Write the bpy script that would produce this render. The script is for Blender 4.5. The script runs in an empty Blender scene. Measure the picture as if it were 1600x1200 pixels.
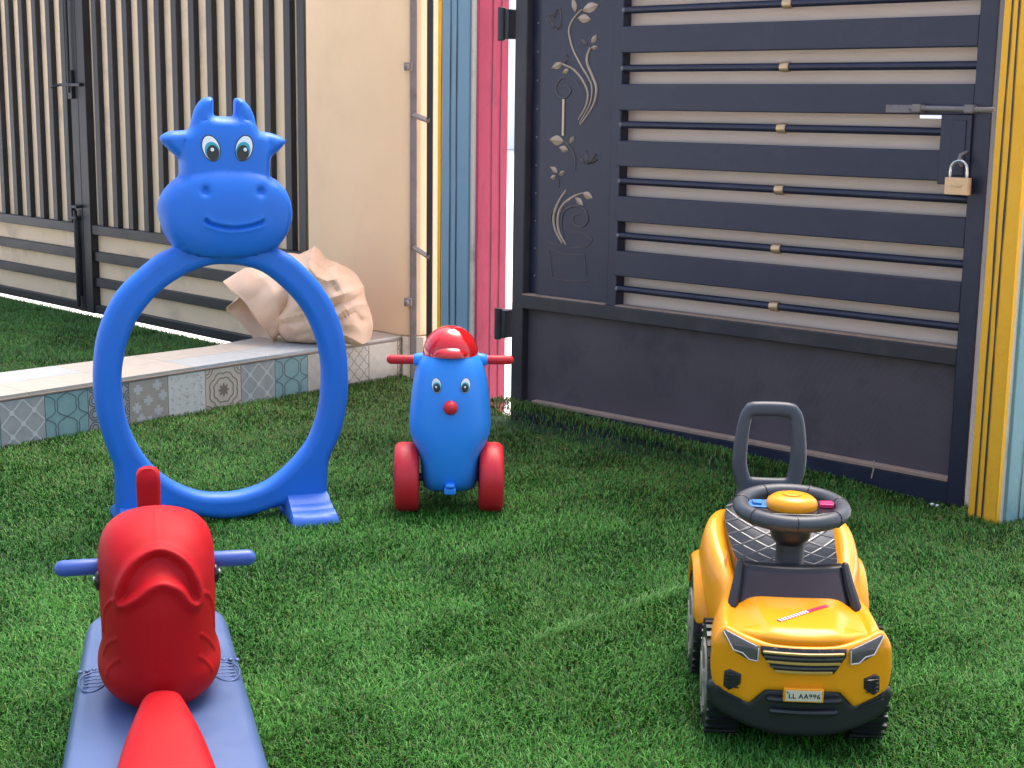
import bpy, bmesh, math, random
import numpy as np
from mathutils import Vector, Matrix, noise
from mathutils.bvhtree import BVHTree
from mathutils.geometry import delaunay_2d_cdt
random.seed(7); rng = np.random.default_rng(7)
R = math.radians
SC = bpy.context.scene
COL = SC.collection

# ------------------------------------------------------------------ camera, world, sun, exposure
FPX, PITCH, ROLL, EYE = 2313.15, 0.18523494, 0.0132721, 1.1
Fv = Vector((0, math.cos(PITCH), -math.sin(PITCH)))
U0 = Vector((0, math.sin(PITCH), math.cos(PITCH))); X0 = Vector((1, 0, 0))
Xv = X0 * math.cos(ROLL) + U0 * math.sin(ROLL)
Uv = U0 * math.cos(ROLL) - X0 * math.sin(ROLL)
EYEP = Vector((0, 0, EYE))
cd = bpy.data.cameras.new('camera'); cam = bpy.data.objects.new('camera', cd); COL.objects.link(cam)
cd.sensor_width = 36; cd.lens = FPX / 1600 * 36; cd.clip_start = .05; cd.clip_end = 2000
mw = Matrix.Identity(4)
for i in range(3):
    mw[i][0] = Xv[i]; mw[i][1] = Uv[i]; mw[i][2] = -Fv[i]; mw[i][3] = EYEP[i]
cam.matrix_world = mw
SC.camera = cam
SUN_AZ, SUN_EL = 28, 68          # degrees: azimuth from +Y towards +X, elevation
w = bpy.data.worlds.new('World'); SC.world = w; w.use_nodes = True
nt = w.node_tree; bg = nt.nodes['Background']
sky = nt.nodes.new('ShaderNodeTexSky'); sky.sky_type = 'NISHITA'; sky.sun_disc = False
sky.sun_elevation = R(SUN_EL); sky.sun_rotation = R(SUN_AZ); sky.air_density = 1.0; sky.dust_density = 4.5; sky.ozone_density = 0
nt.links.new(sky.outputs[0], bg.inputs[0]); bg.inputs[1].default_value = .15
sl = bpy.data.lights.new('sun', 'SUN'); sun = bpy.data.objects.new('sun', sl); COL.objects.link(sun)
sl.energy = .95; sl.angle = R(36); sl.color = (1, .95, .88)
sd = Vector((math.sin(R(SUN_AZ)) * math.cos(R(SUN_EL)), math.cos(R(SUN_AZ)) * math.cos(R(SUN_EL)), math.sin(R(SUN_EL))))
sun.rotation_euler = sd.to_track_quat('Z', 'Y').to_euler(); sun.location = sd * 8
SC.view_settings.view_transform = 'Standard'; SC.view_settings.look = 'None'
SC.view_settings.exposure = 1.55; SC.view_settings.gamma = 1

# ------------------------------------------------------------------ helpers
def ray(u, v): return Fv + Xv * ((u - 800) / FPX) - Uv * ((v - 600) / FPX)
def on_z(u, v, z=0.): d = ray(u, v); return EYEP + d * ((z - EYE) / d.z)
def on_plane(u, v, P, n): d = ray(u, v); P = Vector(P); n = Vector(n); return EYEP + d * (((P - EYEP) @ n if False else (P - EYEP).dot(n)) / d.dot(n))

def mat(name, c, rough=.5, spec=.5, var=.06, vscale=6., bump=0., bscale=200., metal=0., coat=0., dirt=None, dscale=3., detail=4):
    m = bpy.data.materials.new(name); m.use_nodes = True; n = m.node_tree.nodes; l = m.node_tree.links
    b = n['Principled BSDF']; b.inputs['Roughness'].default_value = rough; b.inputs['Metallic'].default_value = metal
    b.inputs['Specular IOR Level'].default_value = spec; b.inputs['Coat Weight'].default_value = coat
    tc = n.new('ShaderNodeTexCoord')
    nz = n.new('ShaderNodeTexNoise'); nz.inputs['Scale'].default_value = vscale; nz.inputs['Detail'].default_value = detail
    l.new(tc.outputs['Object'], nz.inputs['Vector'])
    mx = n.new('ShaderNodeMix'); mx.data_type = 'RGBA'
    mx.inputs[6].default_value = (*[x * (1 - var) for x in c], 1); mx.inputs[7].default_value = (*[min(1, x * (1 + var)) for x in c], 1)
    l.new(nz.outputs['Fac'], mx.inputs[0]); out = mx.outputs[2]
    if dirt:
        n2 = n.new('ShaderNodeTexNoise'); n2.inputs['Scale'].default_value = dscale; n2.inputs['Detail'].default_value = 8; n2.inputs['Roughness'].default_value = .7
        l.new(tc.outputs['Object'], n2.inputs['Vector'])
        cr = n.new('ShaderNodeValToRGB'); cr.color_ramp.elements[0].position = .52; cr.color_ramp.elements[1].position = .8
        l.new(n2.outputs['Fac'], cr.inputs[0])
        m2 = n.new('ShaderNodeMix'); m2.data_type = 'RGBA'; m2.inputs[7].default_value = (*dirt, 1)
        l.new(cr.outputs[0], m2.inputs[0]); l.new(out, m2.inputs[6]); out = m2.outputs[2]
        mr = n.new('ShaderNodeMath'); mr.operation = 'MULTIPLY_ADD'; mr.inputs[1].default_value = .25; mr.inputs[2].default_value = rough
        l.new(cr.outputs[0], mr.inputs[0]); l.new(mr.outputs[0], b.inputs['Roughness'])
    l.new(out, b.inputs['Base Color'])
    if bump:
        n3 = n.new('ShaderNodeTexNoise'); n3.inputs['Scale'].default_value = bscale; n3.inputs['Detail'].default_value = 3
        l.new(tc.outputs['Object'], n3.inputs['Vector'])
        bp = n.new('ShaderNodeBump'); bp.inputs['Strength'].default_value = bump; bp.inputs['Distance'].default_value = .004
        l.new(n3.outputs['Fac'], bp.inputs['Height']); l.new(bp.outputs[0], b.inputs['Normal'])
    return m

class MB:
    def __init__(s): s.v = []; s.f = []; s.m = []
    def add(s, vs, fs, mi=0, M=None):
        o = len(s.v)
        s.v += [tuple(M @ Vector(p)) if M is not None else tuple(p) for p in vs]
        s.f += [tuple(o + i for i in q) for q in fs]; s.m += [mi] * len(fs)
    def box(s, x0, x1, y0, y1, z0, z1, mi=0, M=None):
        s.add([(x, y, z) for z in (z0, z1) for y in (y0, y1) for x in (x0, x1)],
              [(0, 2, 3, 1), (4, 5, 7, 6), (0, 1, 5, 4), (1, 3, 7, 5), (3, 2, 6, 7), (2, 0, 4, 6)], mi, M)
    def loft(s, rings, mi=0, cap0=True, cap1=True, M=None, closed=True):
        n = len(rings[0]); vs = [p for r in rings for p in r]; fs = []
        for i in range(len(rings) - 1):
            for j in range(n if closed else n - 1):
                k = (j + 1) % n; fs.append((i * n + j, i * n + k, (i + 1) * n + k, (i + 1) * n + j))
        if cap0: fs.append(tuple(range(n - 1, -1, -1)))
        if cap1: fs.append(tuple((len(rings) - 1) * n + j for j in range(n)))
        s.add(vs, fs, mi, M)
    def prism(s, poly, z0, z1, mi=0, M=None):
        s.loft([[(x, y, z0) for x, y in poly], [(x, y, z1) for x, y in poly]], mi, M=M)
    def tube(s, pts, r, n=10, mi=0, round_ends=True, M=None, closed=False, flat=1.):
        P = [Vector(p) for p in pts]; N = len(P); rr = list(r) if hasattr(r, '__len__') else [r] * N
        if round_ends and not closed:
            d0 = (P[0] - P[1]).normalized(); d1 = (P[-1] - P[-2]).normalized()
            pre = [P[0] + d0 * rr[0] * math.sin(a) for a in (R(85), R(60), R(30))]; prr = [rr[0] * math.cos(a) for a in (R(85), R(60), R(30))]
            post = [P[-1] + d1 * rr[-1] * math.sin(a) for a in (R(30), R(60), R(85))]; por = [rr[-1] * math.cos(a) for a in (R(30), R(60), R(85))]
            P = pre + P + post; rr = prr + rr + por; N = len(P)
        rings = []; up = None
        for i in range(N):
            if closed: t = (P[(i + 1) % N] - P[i - 1]).normalized()
            else: t = (P[min(i + 1, N - 1)] - P[max(i - 1, 0)]).normalized()
            if up is None:
                up = Vector((0, 0, 1)) if abs(t.z) < .9 else Vector((0, 1, 0))
            a = (up - t * up.dot(t)).normalized(); up = a; b = t.cross(a)
            rings.append([P[i] + (a * math.cos(q) + b * math.sin(q) * flat) * rr[i] for q in [2 * math.pi * k / n for k in range(n)]])
        if closed: rings.append(rings[0])
        s.loft(rings, mi, not closed, not closed, M)
    def ell(s, c, rx, ry, rz, mi=0, nu=20, nv=12, v0=-90, v1=90, M=None, fn=None):
        rings = []
        for i in range(nv + 1):
            a = R(v0 + (v1 - v0) * i / nv); a = max(R(-89.5), min(R(89.5), a))
            ring = []
            for k in range(nu):
                q = 2 * math.pi * k / nu; p = Vector((math.cos(a) * math.cos(q), math.cos(a) * math.sin(q), math.sin(a)))
                k2 = fn(p) if fn else 1
                ring.append((c[0] + rx * p.x * k2, c[1] + ry * p.y * k2, c[2] + rz * p.z * k2))
            rings.append(ring)
        s.loft(rings, mi, True, True, M)
    def build(s, name, mats, parent=None, smooth=35, bevel=0, sub=0, M=None, seg=2):
        me = bpy.data.meshes.new(name); me.from_pydata(s.v, [], s.f)
        mats = mats if isinstance(mats, (list, tuple)) else [mats]
        for m in mats: me.materials.append(m)
        me.polygons.foreach_set('material_index', s.m)
        bm = bmesh.new(); bm.from_mesh(me); bmesh.ops.recalc_face_normals(bm, faces=bm.faces); bm.to_mesh(me); bm.free()
        if smooth is not None:
            me.shade_smooth(); me.set_sharp_from_angle(angle=R(smooth))
        o = bpy.data.objects.new(name, me); COL.objects.link(o)
        if parent: o.parent = parent
        if M is not None: o.matrix_world = M
        if bevel:
            b = o.modifiers.new('bevel', 'BEVEL'); b.width = bevel; b.segments = seg; b.limit_method = 'ANGLE'; b.angle_limit = R(40)
        if sub:
            b = o.modifiers.new('subsurf', 'SUBSURF'); b.levels = sub; b.render_levels = sub
        return o

def tag(o, label, cat, group=None, kind=None):
    if label: o['label'] = label
    if cat: o['category'] = cat
    if group: o['group'] = group
    if kind: o['kind'] = kind
    return o
def thing(name, label, cat, loc=(0, 0, 0), rz=0, group=None):
    o = bpy.data.objects.new(name, None); COL.objects.link(o); o.empty_display_size = .1
    o.location = loc; o.rotation_euler = (0, 0, rz); return tag(o, label, cat, group)
def LM(t): return Matrix.Translation(t.location) @ Matrix.Rotation(t.rotation_euler.z, 4, 'Z')

def catmull(P, closed=True, step=None, k=4):
    P = [Vector(p) for p in P]; N = len(P); out = []
    for i in range(N if closed else N - 1):
        g = (lambda j: P[j % N]) if closed else (lambda j: P[max(0, min(N - 1, j))])
        p0, p1, p2, p3 = g(i - 1), g(i), g(i + 1), g(i + 2)
        kk = max(1, int(math.ceil((p2 - p1).length / step))) if step else k
        for q in range(kk):
            t = q / kk
            out.append(.5 * ((2 * p1) + (p2 - p0) * t + (2 * p0 - 5 * p1 + 4 * p2 - p3) * t * t + (3 * p1 - p0 - 3 * p2 + p3) * t ** 3))
    if not closed: out.append(P[-1].copy())
    return out

def seg_dist(pts, loops):
    A = np.concatenate([l for l in loops]); B = np.concatenate([np.roll(l, -1, 0) for l in loops])
    d = B - A; L = (d ** 2).sum(1) + 1e-12; out = np.empty(len(pts))
    for i in range(0, len(pts), 2000):
        p = pts[i:i + 2000, None, :]; t = np.clip(((p - A) * d).sum(2) / L, 0, 1)
        out[i:i + 2000] = np.sqrt((((A + t[..., None] * d) - p) ** 2).sum(2).min(1))
    return out
def inside(pts, loops):
    c = np.zeros(len(pts), bool)
    for l in loops:
        x0, y0 = l[:, 0], l[:, 1]; x1, y1 = np.roll(l[:, 0], -1), np.roll(l[:, 1], -1)
        for a, b, e, f in zip(x0, y0, x1, y1):
            if b == f: continue
            k = ((b > pts[:, 1]) != (f > pts[:, 1])) & (pts[:, 0] < (e - a) * (pts[:, 1] - b) / (f - b) + a); c ^= k
    return c

def puff(outer, holes, T, r, step=.008, front=None, back=True, extra=None, mi=0, mb=None, mapf=None, Tb=None, rim=(.03, .13, .3, .55, 1.)):
    """solid with a rounded rim from a closed outline in (x, z); y is thickness, -y the front"""
    loops = [np.array([(p[0], p[1]) for p in l]) for l in [outer] + list(holes)]
    bnd = np.concatenate(loops); pts = []
    for l in loops:
        t = np.roll(l, -1, 0) - np.roll(l, 1, 0); t /= np.linalg.norm(t, axis=1)[:, None] + 1e-9
        nn = np.stack([-t[:, 1], t[:, 0]], 1)
        q = inside(l + nn * 1e-4, loops); nn[~q] *= -1
        for k in rim:
            p = l + nn * (r * k); ok = inside(p, loops); p = p[ok]
            dd = seg_dist(p, loops); pts.append(p[dd > r * k * .93])
    x0, z0 = bnd.min(0); x1, z1 = bnd.max(0)
    gx, gz = np.meshgrid(np.arange(x0, x1, step), np.arange(z0, z1, step * .866)); gx[1::2] += step / 2
    g = np.stack([gx.ravel(), gz.ravel()], 1)
    if extra is not None: g = np.concatenate([g, extra])
    g = g[inside(g, loops)]; g = g[seg_dist(g, loops) > r * 1.05]
    ins = np.concatenate(pts + [g])
    allp = np.concatenate([bnd, ins]); edges = []; o = 0
    for l in loops:
        n = len(l); edges += [(o + i, o + (i + 1) % n) for i in range(n)]; o += n
    V, E_, Fc, ov, oe, of = delaunay_2d_cdt([Vector(p) for p in allp.tolist()], edges, [], 0, 1e-5)
    V = np.array([tuple(p) for p in V]); Fc = np.array([f for f in Fc if len(f) == 3])
    Fc = Fc[inside(V[Fc].mean(1), loops)]
    d = seg_dist(V, loops); isb = d < 1e-5
    k = np.clip(d / r, 0, 1); h = np.sqrt(1 - (1 - k) ** 2)
    fr = np.array([front(x, z) for x, z in V]) * np.clip(h, 0, 1) if front else 0
    yf = -(T * h + fr); yb = (T if Tb is None else Tb) * h
    n = len(V); idx = np.where(isb, np.arange(n), np.arange(n) + n)
    vs = [(x, y, z) for (x, z), y in zip(V, yf)] + [(x, y, z) for (x, z), y in zip(V, yb)]
    fs = [tuple(f) for f in Fc] + [tuple(idx[f][::-1]) for f in Fc]
    if mapf: vs = [mapf(*p) for p in vs]
    used = sorted({i for f in fs for i in f}); rm = {a: b for b, a in enumerate(used)}
    mb = mb or MB(); mb.add([vs[i] for i in used], [tuple(rm[i] for i in f) for f in fs], mi)
    return mb

def ellipse_sticker(mb, c, a, b, rot, mi, surf, off, n=28, rings=3, thick=.0012):
    """a raised elliptical disc lying on the surface y = surf(x, z), front towards -y"""
    cr, sr = math.cos(rot), math.sin(rot); rs = []
    for k in range(rings + 2):
        f = (rings - min(k, rings)) / rings if k else 1
        ring = []
        for q in range(n):
            t = 2 * math.pi * q / n; ff = max(f, .02) if k else 1.0
            if k: ff = max(.02, 1 - (k - 1) / rings)
            x = c[0] + (a * ff * math.cos(t) * cr - b * ff * math.sin(t) * sr); z = c[1] + (a * ff * math.cos(t) * sr + b * ff * math.sin(t) * cr)
            ring.append((x, surf(x, z) - (off if k else -.001), z))
        rs.append(ring)
    mb.loft(rs, mi)

def rrect(hx, hy, r, n=6, cx=0, cy=0):
    out = []
    for sx, sy, a0 in ((1, 1, 0), (-1, 1, 90), (-1, -1, 180), (1, -1, 270)):
        for i in range(n + 1):
            a = R(a0 + 90 * i / n); out.append((cx + sx * (hx - r) + r * math.cos(a), cy + sy * (hy - r) + r * math.sin(a)))
    return out

# ------------------------------------------------------------------ materials
M = {}
M['street'] = mat('street_concrete', (.80, .79, .77), .8, bump=.3, bscale=60)
M['outwall'] = mat('white_wall_paint', (.86, .84, .8), .8)
M['soil'] = mat('turf_backing', (.02, .055, .016), .9, var=.5, vscale=60)
M['beige'] = mat('beige_render', (.90, .61, .37), .75, .3, var=.07, vscale=2.5, bump=.12, bscale=90, dirt=(.80, .54, .325), dscale=1.6)
M['cream'] = mat('cream_paint', (.70, .58, .46), .7, .3, bump=.25, bscale=70, dirt=(.3, .22, .16), dscale=5)
M['sheet'] = mat('beige_gate_sheet', (.86, .62, .40), .6, .4, var=.05, vscale=2, dirt=(.42, .31, .22), dscale=2)
M['sheet2'] = mat('beige_gate_sheet_worn', (.70, .54, .44), .55, .4, var=.05, vscale=2, dirt=(.70, .51, .39), dscale=3)
M['black'] = mat('black_gate_paint', (.017, .016, .020), .45, .5, var=.25, vscale=8, dirt=(.05, .042, .042), dscale=6)
M['navy'] = mat('dark_blue_gate_paint', (.0145, .0155, .036), .42, .5, var=.25, vscale=5, bump=.08, bscale=120, dirt=(.05, .046, .056), dscale=5)
M['charcoal'] = mat('dusty_charcoal_gate_paint', (.030, .024, .028), .5, .45, var=.25, vscale=6, bump=.08, bscale=120, dirt=(.075, .058, .056), dscale=6)
M['dust'] = mat('dusty_ledge', (.34, .22, .16), .85, var=.3, vscale=40)
M['brass'] = mat('brass', (.62, .40, .22), .38, metal=.55, var=.12, vscale=80)
M['bronze'] = mat('bronze_relief_paint', (.42, .29, .20), .5, var=.35, vscale=30)  # pale tone with the scrollwork's gold highlights and lit leaves painted in
M['bronze2'] = mat('worn_relief_paint', (.10, .075, .072), .55, var=.35, vscale=30)  # darker relief tone, for parts without the painted highlight
M['steel'] = mat('steel', (.62, .6, .58), .25, metal=.9)
M['greymetal'] = mat('grey_metal', (.20, .165, .155), .5, var=.2, vscale=20, dirt=(.1, .06, .045), dscale=12)
M['whiteplastic'] = mat('white_enamel', (.85, .86, .9), .2)
M['yellowwall'] = mat('yellow_wall_paint', (.98, .44, .022), .6, .35, var=.09, vscale=5, bump=.5, bscale=38, dirt=(.80, .34, .02), dscale=7)
M['bluewall'] = mat('grey_blue_wall_paint', (.19, .29, .36), .65, .35, var=.07, vscale=5, bump=.35, bscale=45)
M['tealwall'] = mat('teal_wall_paint', (.20, .34, .35), .65, .35, var=.07, vscale=5, bump=.35, bscale=45)
M['pinkwall'] = mat('pink_wall_paint', (.52, .055, .105), .6, .35, var=.09, vscale=5, bump=.6, bscale=38, dirt=(.42, .06, .10), dscale=7)
M['line'] = mat('black_line_paint', (.03, .03, .035), .6)
M['blue'] = mat('blue_plastic', (.013, .150, .62), .46, .4, var=.07, vscale=5, bump=.05, bscale=300, dirt=(.035, .145, .52), dscale=9)
M['blue2'] = mat('sky_blue_plastic', (.028, .27, .86), .42, .45, var=.05, vscale=5, bump=.04, bscale=400)
M['paleblue'] = mat('faded_blue_plastic', (.064, .106, .235), .38, .45, var=.08, vscale=6, bump=.06, bscale=300, dirt=(.085, .13, .26), dscale=4)
M['barblue'] = mat('handle_blue_plastic', (.045, .10, .38), .4, .45)
M['red'] = mat('red_plastic', (.38, .006, .010), .52, .12, var=.08, vscale=6, bump=.05, bscale=300, dirt=(.42, .018, .022), dscale=10)
M['red2'] = mat('pinkish_red_plastic', (.62, .018, .028), .45, .45, var=.06, vscale=6, bump=.04, bscale=400)
M['glossred'] = mat('glossy_red_plastic', (.62, .010, .012), .12, .5, coat=.5)
M['white'] = mat('white_print', (.8, .8, .82), .35)
M['teal'] = mat('teal_print', (.02, .34, .43), .35)
M['blk'] = mat('black_print', (.008, .008, .012), .3)
M['yellow'] = mat('glossy_yellow_plastic', (.80, .305, .009), .27, .32, var=.02, coat=.1)
M['blackp'] = mat('black_plastic', (.014, .014, .017), .42, .5, var=.15, vscale=10)
M['glossblack'] = mat('glossy_black_plastic', (.02, .022, .026), .12, .6)
M['greyp'] = mat('dark_grey_plastic', (.042, .047, .058), .45, .5, var=.1, vscale=10)
M['lens'] = mat('smoky_lens', (.085, .075, .075), .12, .6, var=.3, vscale=40)
M['lensrim'] = mat('pale_lens_line', (.55, .5, .48), .25)
M['winddark'] = mat('dark_windscreen_sticker', (.040, .024, .024), .12, .5, var=.5, vscale=14)
M['gold'] = mat('dull_gold_print', (.42, .27, .06), .35)
M['platecol'] = mat('plate_print', (.62, .55, .40), .45)
M['btnblue'] = mat('blue_button', (.05, .2, .5), .3)
M['btnpink'] = mat('pink_button', (.75, .03, .14), .3)
M['stickred'] = mat('pink_sticker_print', (.7, .03, .1), .3)
M['wheelrim'] = mat('beige_wheel_rim', (.30, .265, .20), .4)

# seat: quilted diamond relief in gloss black
m = mat('quilted_black_seat', (.03, .036, .046), .16, .6); M['seat'] = m
n_ = m.node_tree.nodes; l_ = m.node_tree.links; tc = n_['Texture Coordinate']
hs = []
for a in (48, -48):
    mp = n_.new('ShaderNodeMapping'); mp.inputs['Rotation'].default_value = (0, 0, R(a)); l_.new(tc.outputs['Object'], mp.inputs[0])
    wv = n_.new('ShaderNodeTexWave'); wv.inputs['Scale'].default_value = 9; wv.inputs['Distortion'].default_value = 0; l_.new(mp.outputs[0], wv.inputs[0])
    cr = n_.new('ShaderNodeValToRGB'); cr.color_ramp.elements[0].position = .0; cr.color_ramp.elements[1].position = .12; l_.new(wv.outputs['Fac'], cr.inputs[0]); hs.append(cr)
mn = n_.new('ShaderNodeMath'); mn.operation = 'MINIMUM'; l_.new(hs[0].outputs[0], mn.inputs[0]); l_.new(hs[1].outputs[0], mn.inputs[1])
bp = n_.new('ShaderNodeBump'); bp.inputs['Strength'].default_value = .3; bp.inputs['Distance'].default_value = .002; l_.new(mn.outputs[0], bp.inputs['Height'])
l_.new(bp.outputs[0], n_['Principled BSDF'].inputs['Normal'])

# lower gate panel: fine ribbing
m = mat('ribbed_dark_panel', (.090, .066, .072), .62, .4, var=.25, vscale=4, dirt=(.052, .043, .050), dscale=5); M['panel'] = m
n_ = m.node_tree.nodes; l_ = m.node_tree.links; tc = n_['Texture Coordinate']
wv = n_.new('ShaderNodeTexWave'); wv.bands_direction = 'Z'; wv.inputs['Scale'].default_value = 95; wv.inputs['Distortion'].default_value = 1.2; wv.inputs['Detail Scale'].default_value = 3
l_.new(tc.outputs['Object'], wv.inputs[0]); bp = n_.new('ShaderNodeBump'); bp.inputs['Strength'].default_value = .35; bp.inputs['Distance'].default_value = .0015
l_.new(wv.outputs['Fac'], bp.inputs['Height']); l_.new(bp.outputs[0], n_['Principled BSDF'].inputs['Normal'])

# grass blades: colour from a per blade value plus slow patches
m = bpy.data.materials.new('turf_blades'); m.use_nodes = True; M['grass'] = m
n_ = m.node_tree.nodes; l_ = m.node_tree.links; b_ = n_['Principled BSDF']
at = n_.new('ShaderNodeAttribute'); at.attribute_name = 'tint'
cr = n_.new('ShaderNodeValToRGB'); e = cr.color_ramp.elements
e[0].position = 0; e[0].color = (.11, .095, .028, 1); e[1].position = 1; e[1].color = (.10, .30, .045, 1)
for p, c in ((.10, (.095, .14, .018, 1)), (.3, (.026, .122, .012, 1)), (.7, (.054, .205, .025, 1))):
    x = e.new(p); x.color = c
l_.new(at.outputs['Fac'], cr.inputs[0]); l_.new(cr.outputs[0], b_.inputs['Base Color'])
b_.inputs['Roughness'].default_value = .45; b_.inputs['Specular IOR Level'].default_value = .22
b_.inputs['Subsurface Weight'].default_value = 0

# ------------------------------------------------------------------ setting
mb = MB(); mb.box(-400, 400, -400, 400, -.5, -.215); tag(mb.build('street', M['street']), 'pale bright concrete street outside the gates', 'street', kind='structure')
KA = Vector((-1.634, 4.635, 0)); KB = Vector((-.455, 6.016, 0)); kd = (KB - KA).normalized(); kn = Vector((kd.y, -kd.x, 0))
GR = on_z(1508, 795, 0); ga = R(48.12); gx = Vector((math.sin(ga), -math.cos(ga), 0)); gy = Vector((math.cos(ga), math.sin(ga), 0))   # gate axes: to the right, away
GROT = math.atan2(gx.y, gx.x)
GM = Matrix.Translation(GR) @ Matrix.Rotation(GROT, 4, 'Z')
KA2 = KA - kd * 3.2
def G(s, y, z=0): return GM @ Vector((-s, y, z))
p1, p2 = G(1.78, .03), G(-3.0, .03)
lawn_poly = [(KA2.x, KA2.y), (KA.x, KA.y), (KB.x, KB.y), (p1.x - .1, p1.y + .2), (p1.x, p1.y), (p2.x, p2.y), (4.2, -2.2), (KA2.x, -2.2)]
mb = MB(); mb.prism(lawn_poly, -.21, 0); tag(mb.build('lawn', M['soil']), 'dark backing of the artificial turf in the play yard', 'lawn', kind='structure')
QC = on_z(622, 524, .17); lb = R(44.6); lx = Vector((math.sin(lb), -math.cos(lb), 0)); ly = Vector((math.cos(lb), math.sin(lb), 0))
LROT = math.atan2(lx.y, lx.x); LO = QC + ly * .1; LO.z = .17
LMx = Matrix.Translation(LO) @ Matrix.Rotation(LROT, 4, 'Z')
def Lg(s, y, z=0): return LMx @ Vector((-s, y, z))
BK1 = Vector((-1.777, 5.052, 0)); BK2 = Vector((-1.045, 5.813, 0)); bd = (BK2 - BK1).normalized()
BK0 = BK1 - bd * 3.2; BK3 = BK2 + bd * .9
a1, a2 = Lg(.3, .02), Lg(6.2, .02)
lawn2 = [(BK0.x, BK0.y), (BK2.x + .3, BK2.y + .3), (a1.x, a1.y), (a2.x, a2.y)]
mb = MB(); mb.prism(lawn2, -.212, -.062); tag(mb.build('side_lawn', M['soil']), 'lower turf strip in front of the barred gate', 'lawn', kind='structure')

# --- blades
def sdf_in(P, poly): return inside(P, [np.array(poly)])
def vnoise(P, s, seed):
    return np.array([noise.noise(Vector((x * s + seed, y * s - seed, seed * .37))) for x, y in P])
def grow(name, P, zf, label, hmin=.009, hmax=.019, olive=None):
    N = len(P); n1 = vnoise(P, 3.1, 11.3); n2 = vnoise(P, 9., 4.2); n3 = vnoise(P, 1.1, 30.)
    fl = 2 * math.pi * (n1 * .8 + n3 * .6) + n2 * 1.2; ra_ = rng.uniform(0, 2 * math.pi, N)
    ang = np.arctan2(np.sin(ra_) + .45 * np.sin(fl), np.cos(ra_) + .45 * np.cos(fl))
    h = rng.uniform(hmin, hmax, N) * (1 + .12 * n2); lean = rng.uniform(.35, 1.25, N) * h
    seam = np.zeros(N)
    if name == 'turf_grass':      # joint between two rolls of turf: a combed ridge
        A, B = on_z(430, 1150), on_z(1090, 915); d = np.array([B.x - A.x, B.y - A.y]); L = np.linalg.norm(d); d /= L
        q = P - np.array([A.x, A.y]); al = q @ d + .02 * vnoise(P, 3, 2.); ac = q @ np.array([-d[1], d[0]]) + .008 * vnoise(P, 6., 3.3)
        on = (al > -.3) & (al < L + .3); kk = np.exp(-(ac / .012) ** 2) * on
        brk = np.clip(.5 + 1.1 * vnoise(P, 5., 8.8), 0, 1); kk = kk * brk; seam = .09 * kk - .20 * np.exp(-((ac + .028) / .016) ** 2) * on * (1 - .5 * brk); h = h * (1 + .3 * kk)
        sel = kk > .35; ang[sel] = math.atan2(d[1], d[0]) + rng.normal(.25, .35, sel.sum()); lean[sel] = h[sel] * 1.2
    wd = rng.uniform(.0007, .0013, N); z0 = zf(P)
    dx, dy = np.cos(ang), np.sin(ang); px, py = -dy, dx
    tw = rng.uniform(-.6, .6, N); px2, py2 = px * np.cos(tw) - dx * np.sin(tw), py * np.cos(tw) - dy * np.sin(tw)
    V = np.empty((N, 5, 3))
    V[:, 0] = np.stack([P[:, 0] - px * wd, P[:, 1] - py * wd, z0 - .003], 1); V[:, 1] = np.stack([P[:, 0] + px * wd, P[:, 1] + py * wd, z0 - .003], 1)
    mx_, my_ = P[:, 0] + dx * lean * .36, P[:, 1] + dy * lean * .36
    V[:, 2] = np.stack([mx_ + px2 * wd, my_ + py2 * wd, z0 + h * .68], 1); V[:, 3] = np.stack([mx_ - px2 * wd, my_ - py2 * wd, z0 + h * .68], 1)
    V[:, 4] = np.stack([P[:, 0] + dx * lean, P[:, 1] + dy * lean, z0 + h * rng.uniform(.75, 1.0, N)], 1)
    me = bpy.data.meshes.new(name); me.vertices.add(N * 5); me.vertices.foreach_set('co', V.ravel())
    base = np.arange(N) * 5
    loops = np.stack([base, base + 1, base + 2, base + 3, base + 3, base + 2, base + 4], 1).ravel()
    me.loops.add(N * 7); me.loops.foreach_set('vertex_index', loops)
    me.polygons.add(N * 2); st = np.stack([np.arange(N) * 7, np.arange(N) * 7 + 4], 1).ravel()
    me.polygons.foreach_set('loop_start', st)
    t = np.clip(.5 + .2 * n2 + .22 * n3 + .2 * n1 + rng.normal(0, .22, N) + seam, .26, 1)
    ol = rng.uniform(0, 1, N) < (.07 + (olive(P) if olive is not None else 0)); t[ol] = rng.uniform(0, .2, ol.sum())
    a = me.attributes.new('tint', 'FLOAT', 'POINT'); a.data.foreach_set('value', np.repeat(t, 5))
    me.update(calc_edges=True); me.validate(); me.materials.append(M['grass'])
    me.shade_smooth()
    o = bpy.data.objects.new(name, me); COL.objects.link(o)
    return tag(o, label, 'grass', kind='stuff')
def scatter(poly, dens, x0, x1, y0, y1, wedge):
    n = int((x1 - x0) * (y1 - y0) * dens); P = np.stack([rng.uniform(x0, x1, n), rng.uniform(y0, y1, n)], 1)
    P = P[sdf_in(P, poly)]; ax_ = np.abs(P[:, 0]) - wedge * P[:, 1]; ok = (ax_ < .12) | ((ax_ < 1.1) & (rng.uniform(0, 1, len(P)) < .45))
    return P[ok]
CARO = Vector((.499, 2.37, 0)); CARZ = R(-3.5)
FISHO = Vector((-.596, 2.4, 0)); FISHZ = math.atan2(.249, .969)
def notin(P, O, rz, hx, y0, y1):
    c, s = math.cos(rz), math.sin(rz); q = P - np.array([O[0], O[1]]); lx_ = q[:, 0] * c + q[:, 1] * s; ly_ = -q[:, 0] * s + q[:, 1] * c
    return ~((abs(lx_) < hx) & (ly_ > y0) & (ly_ < y1))
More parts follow.
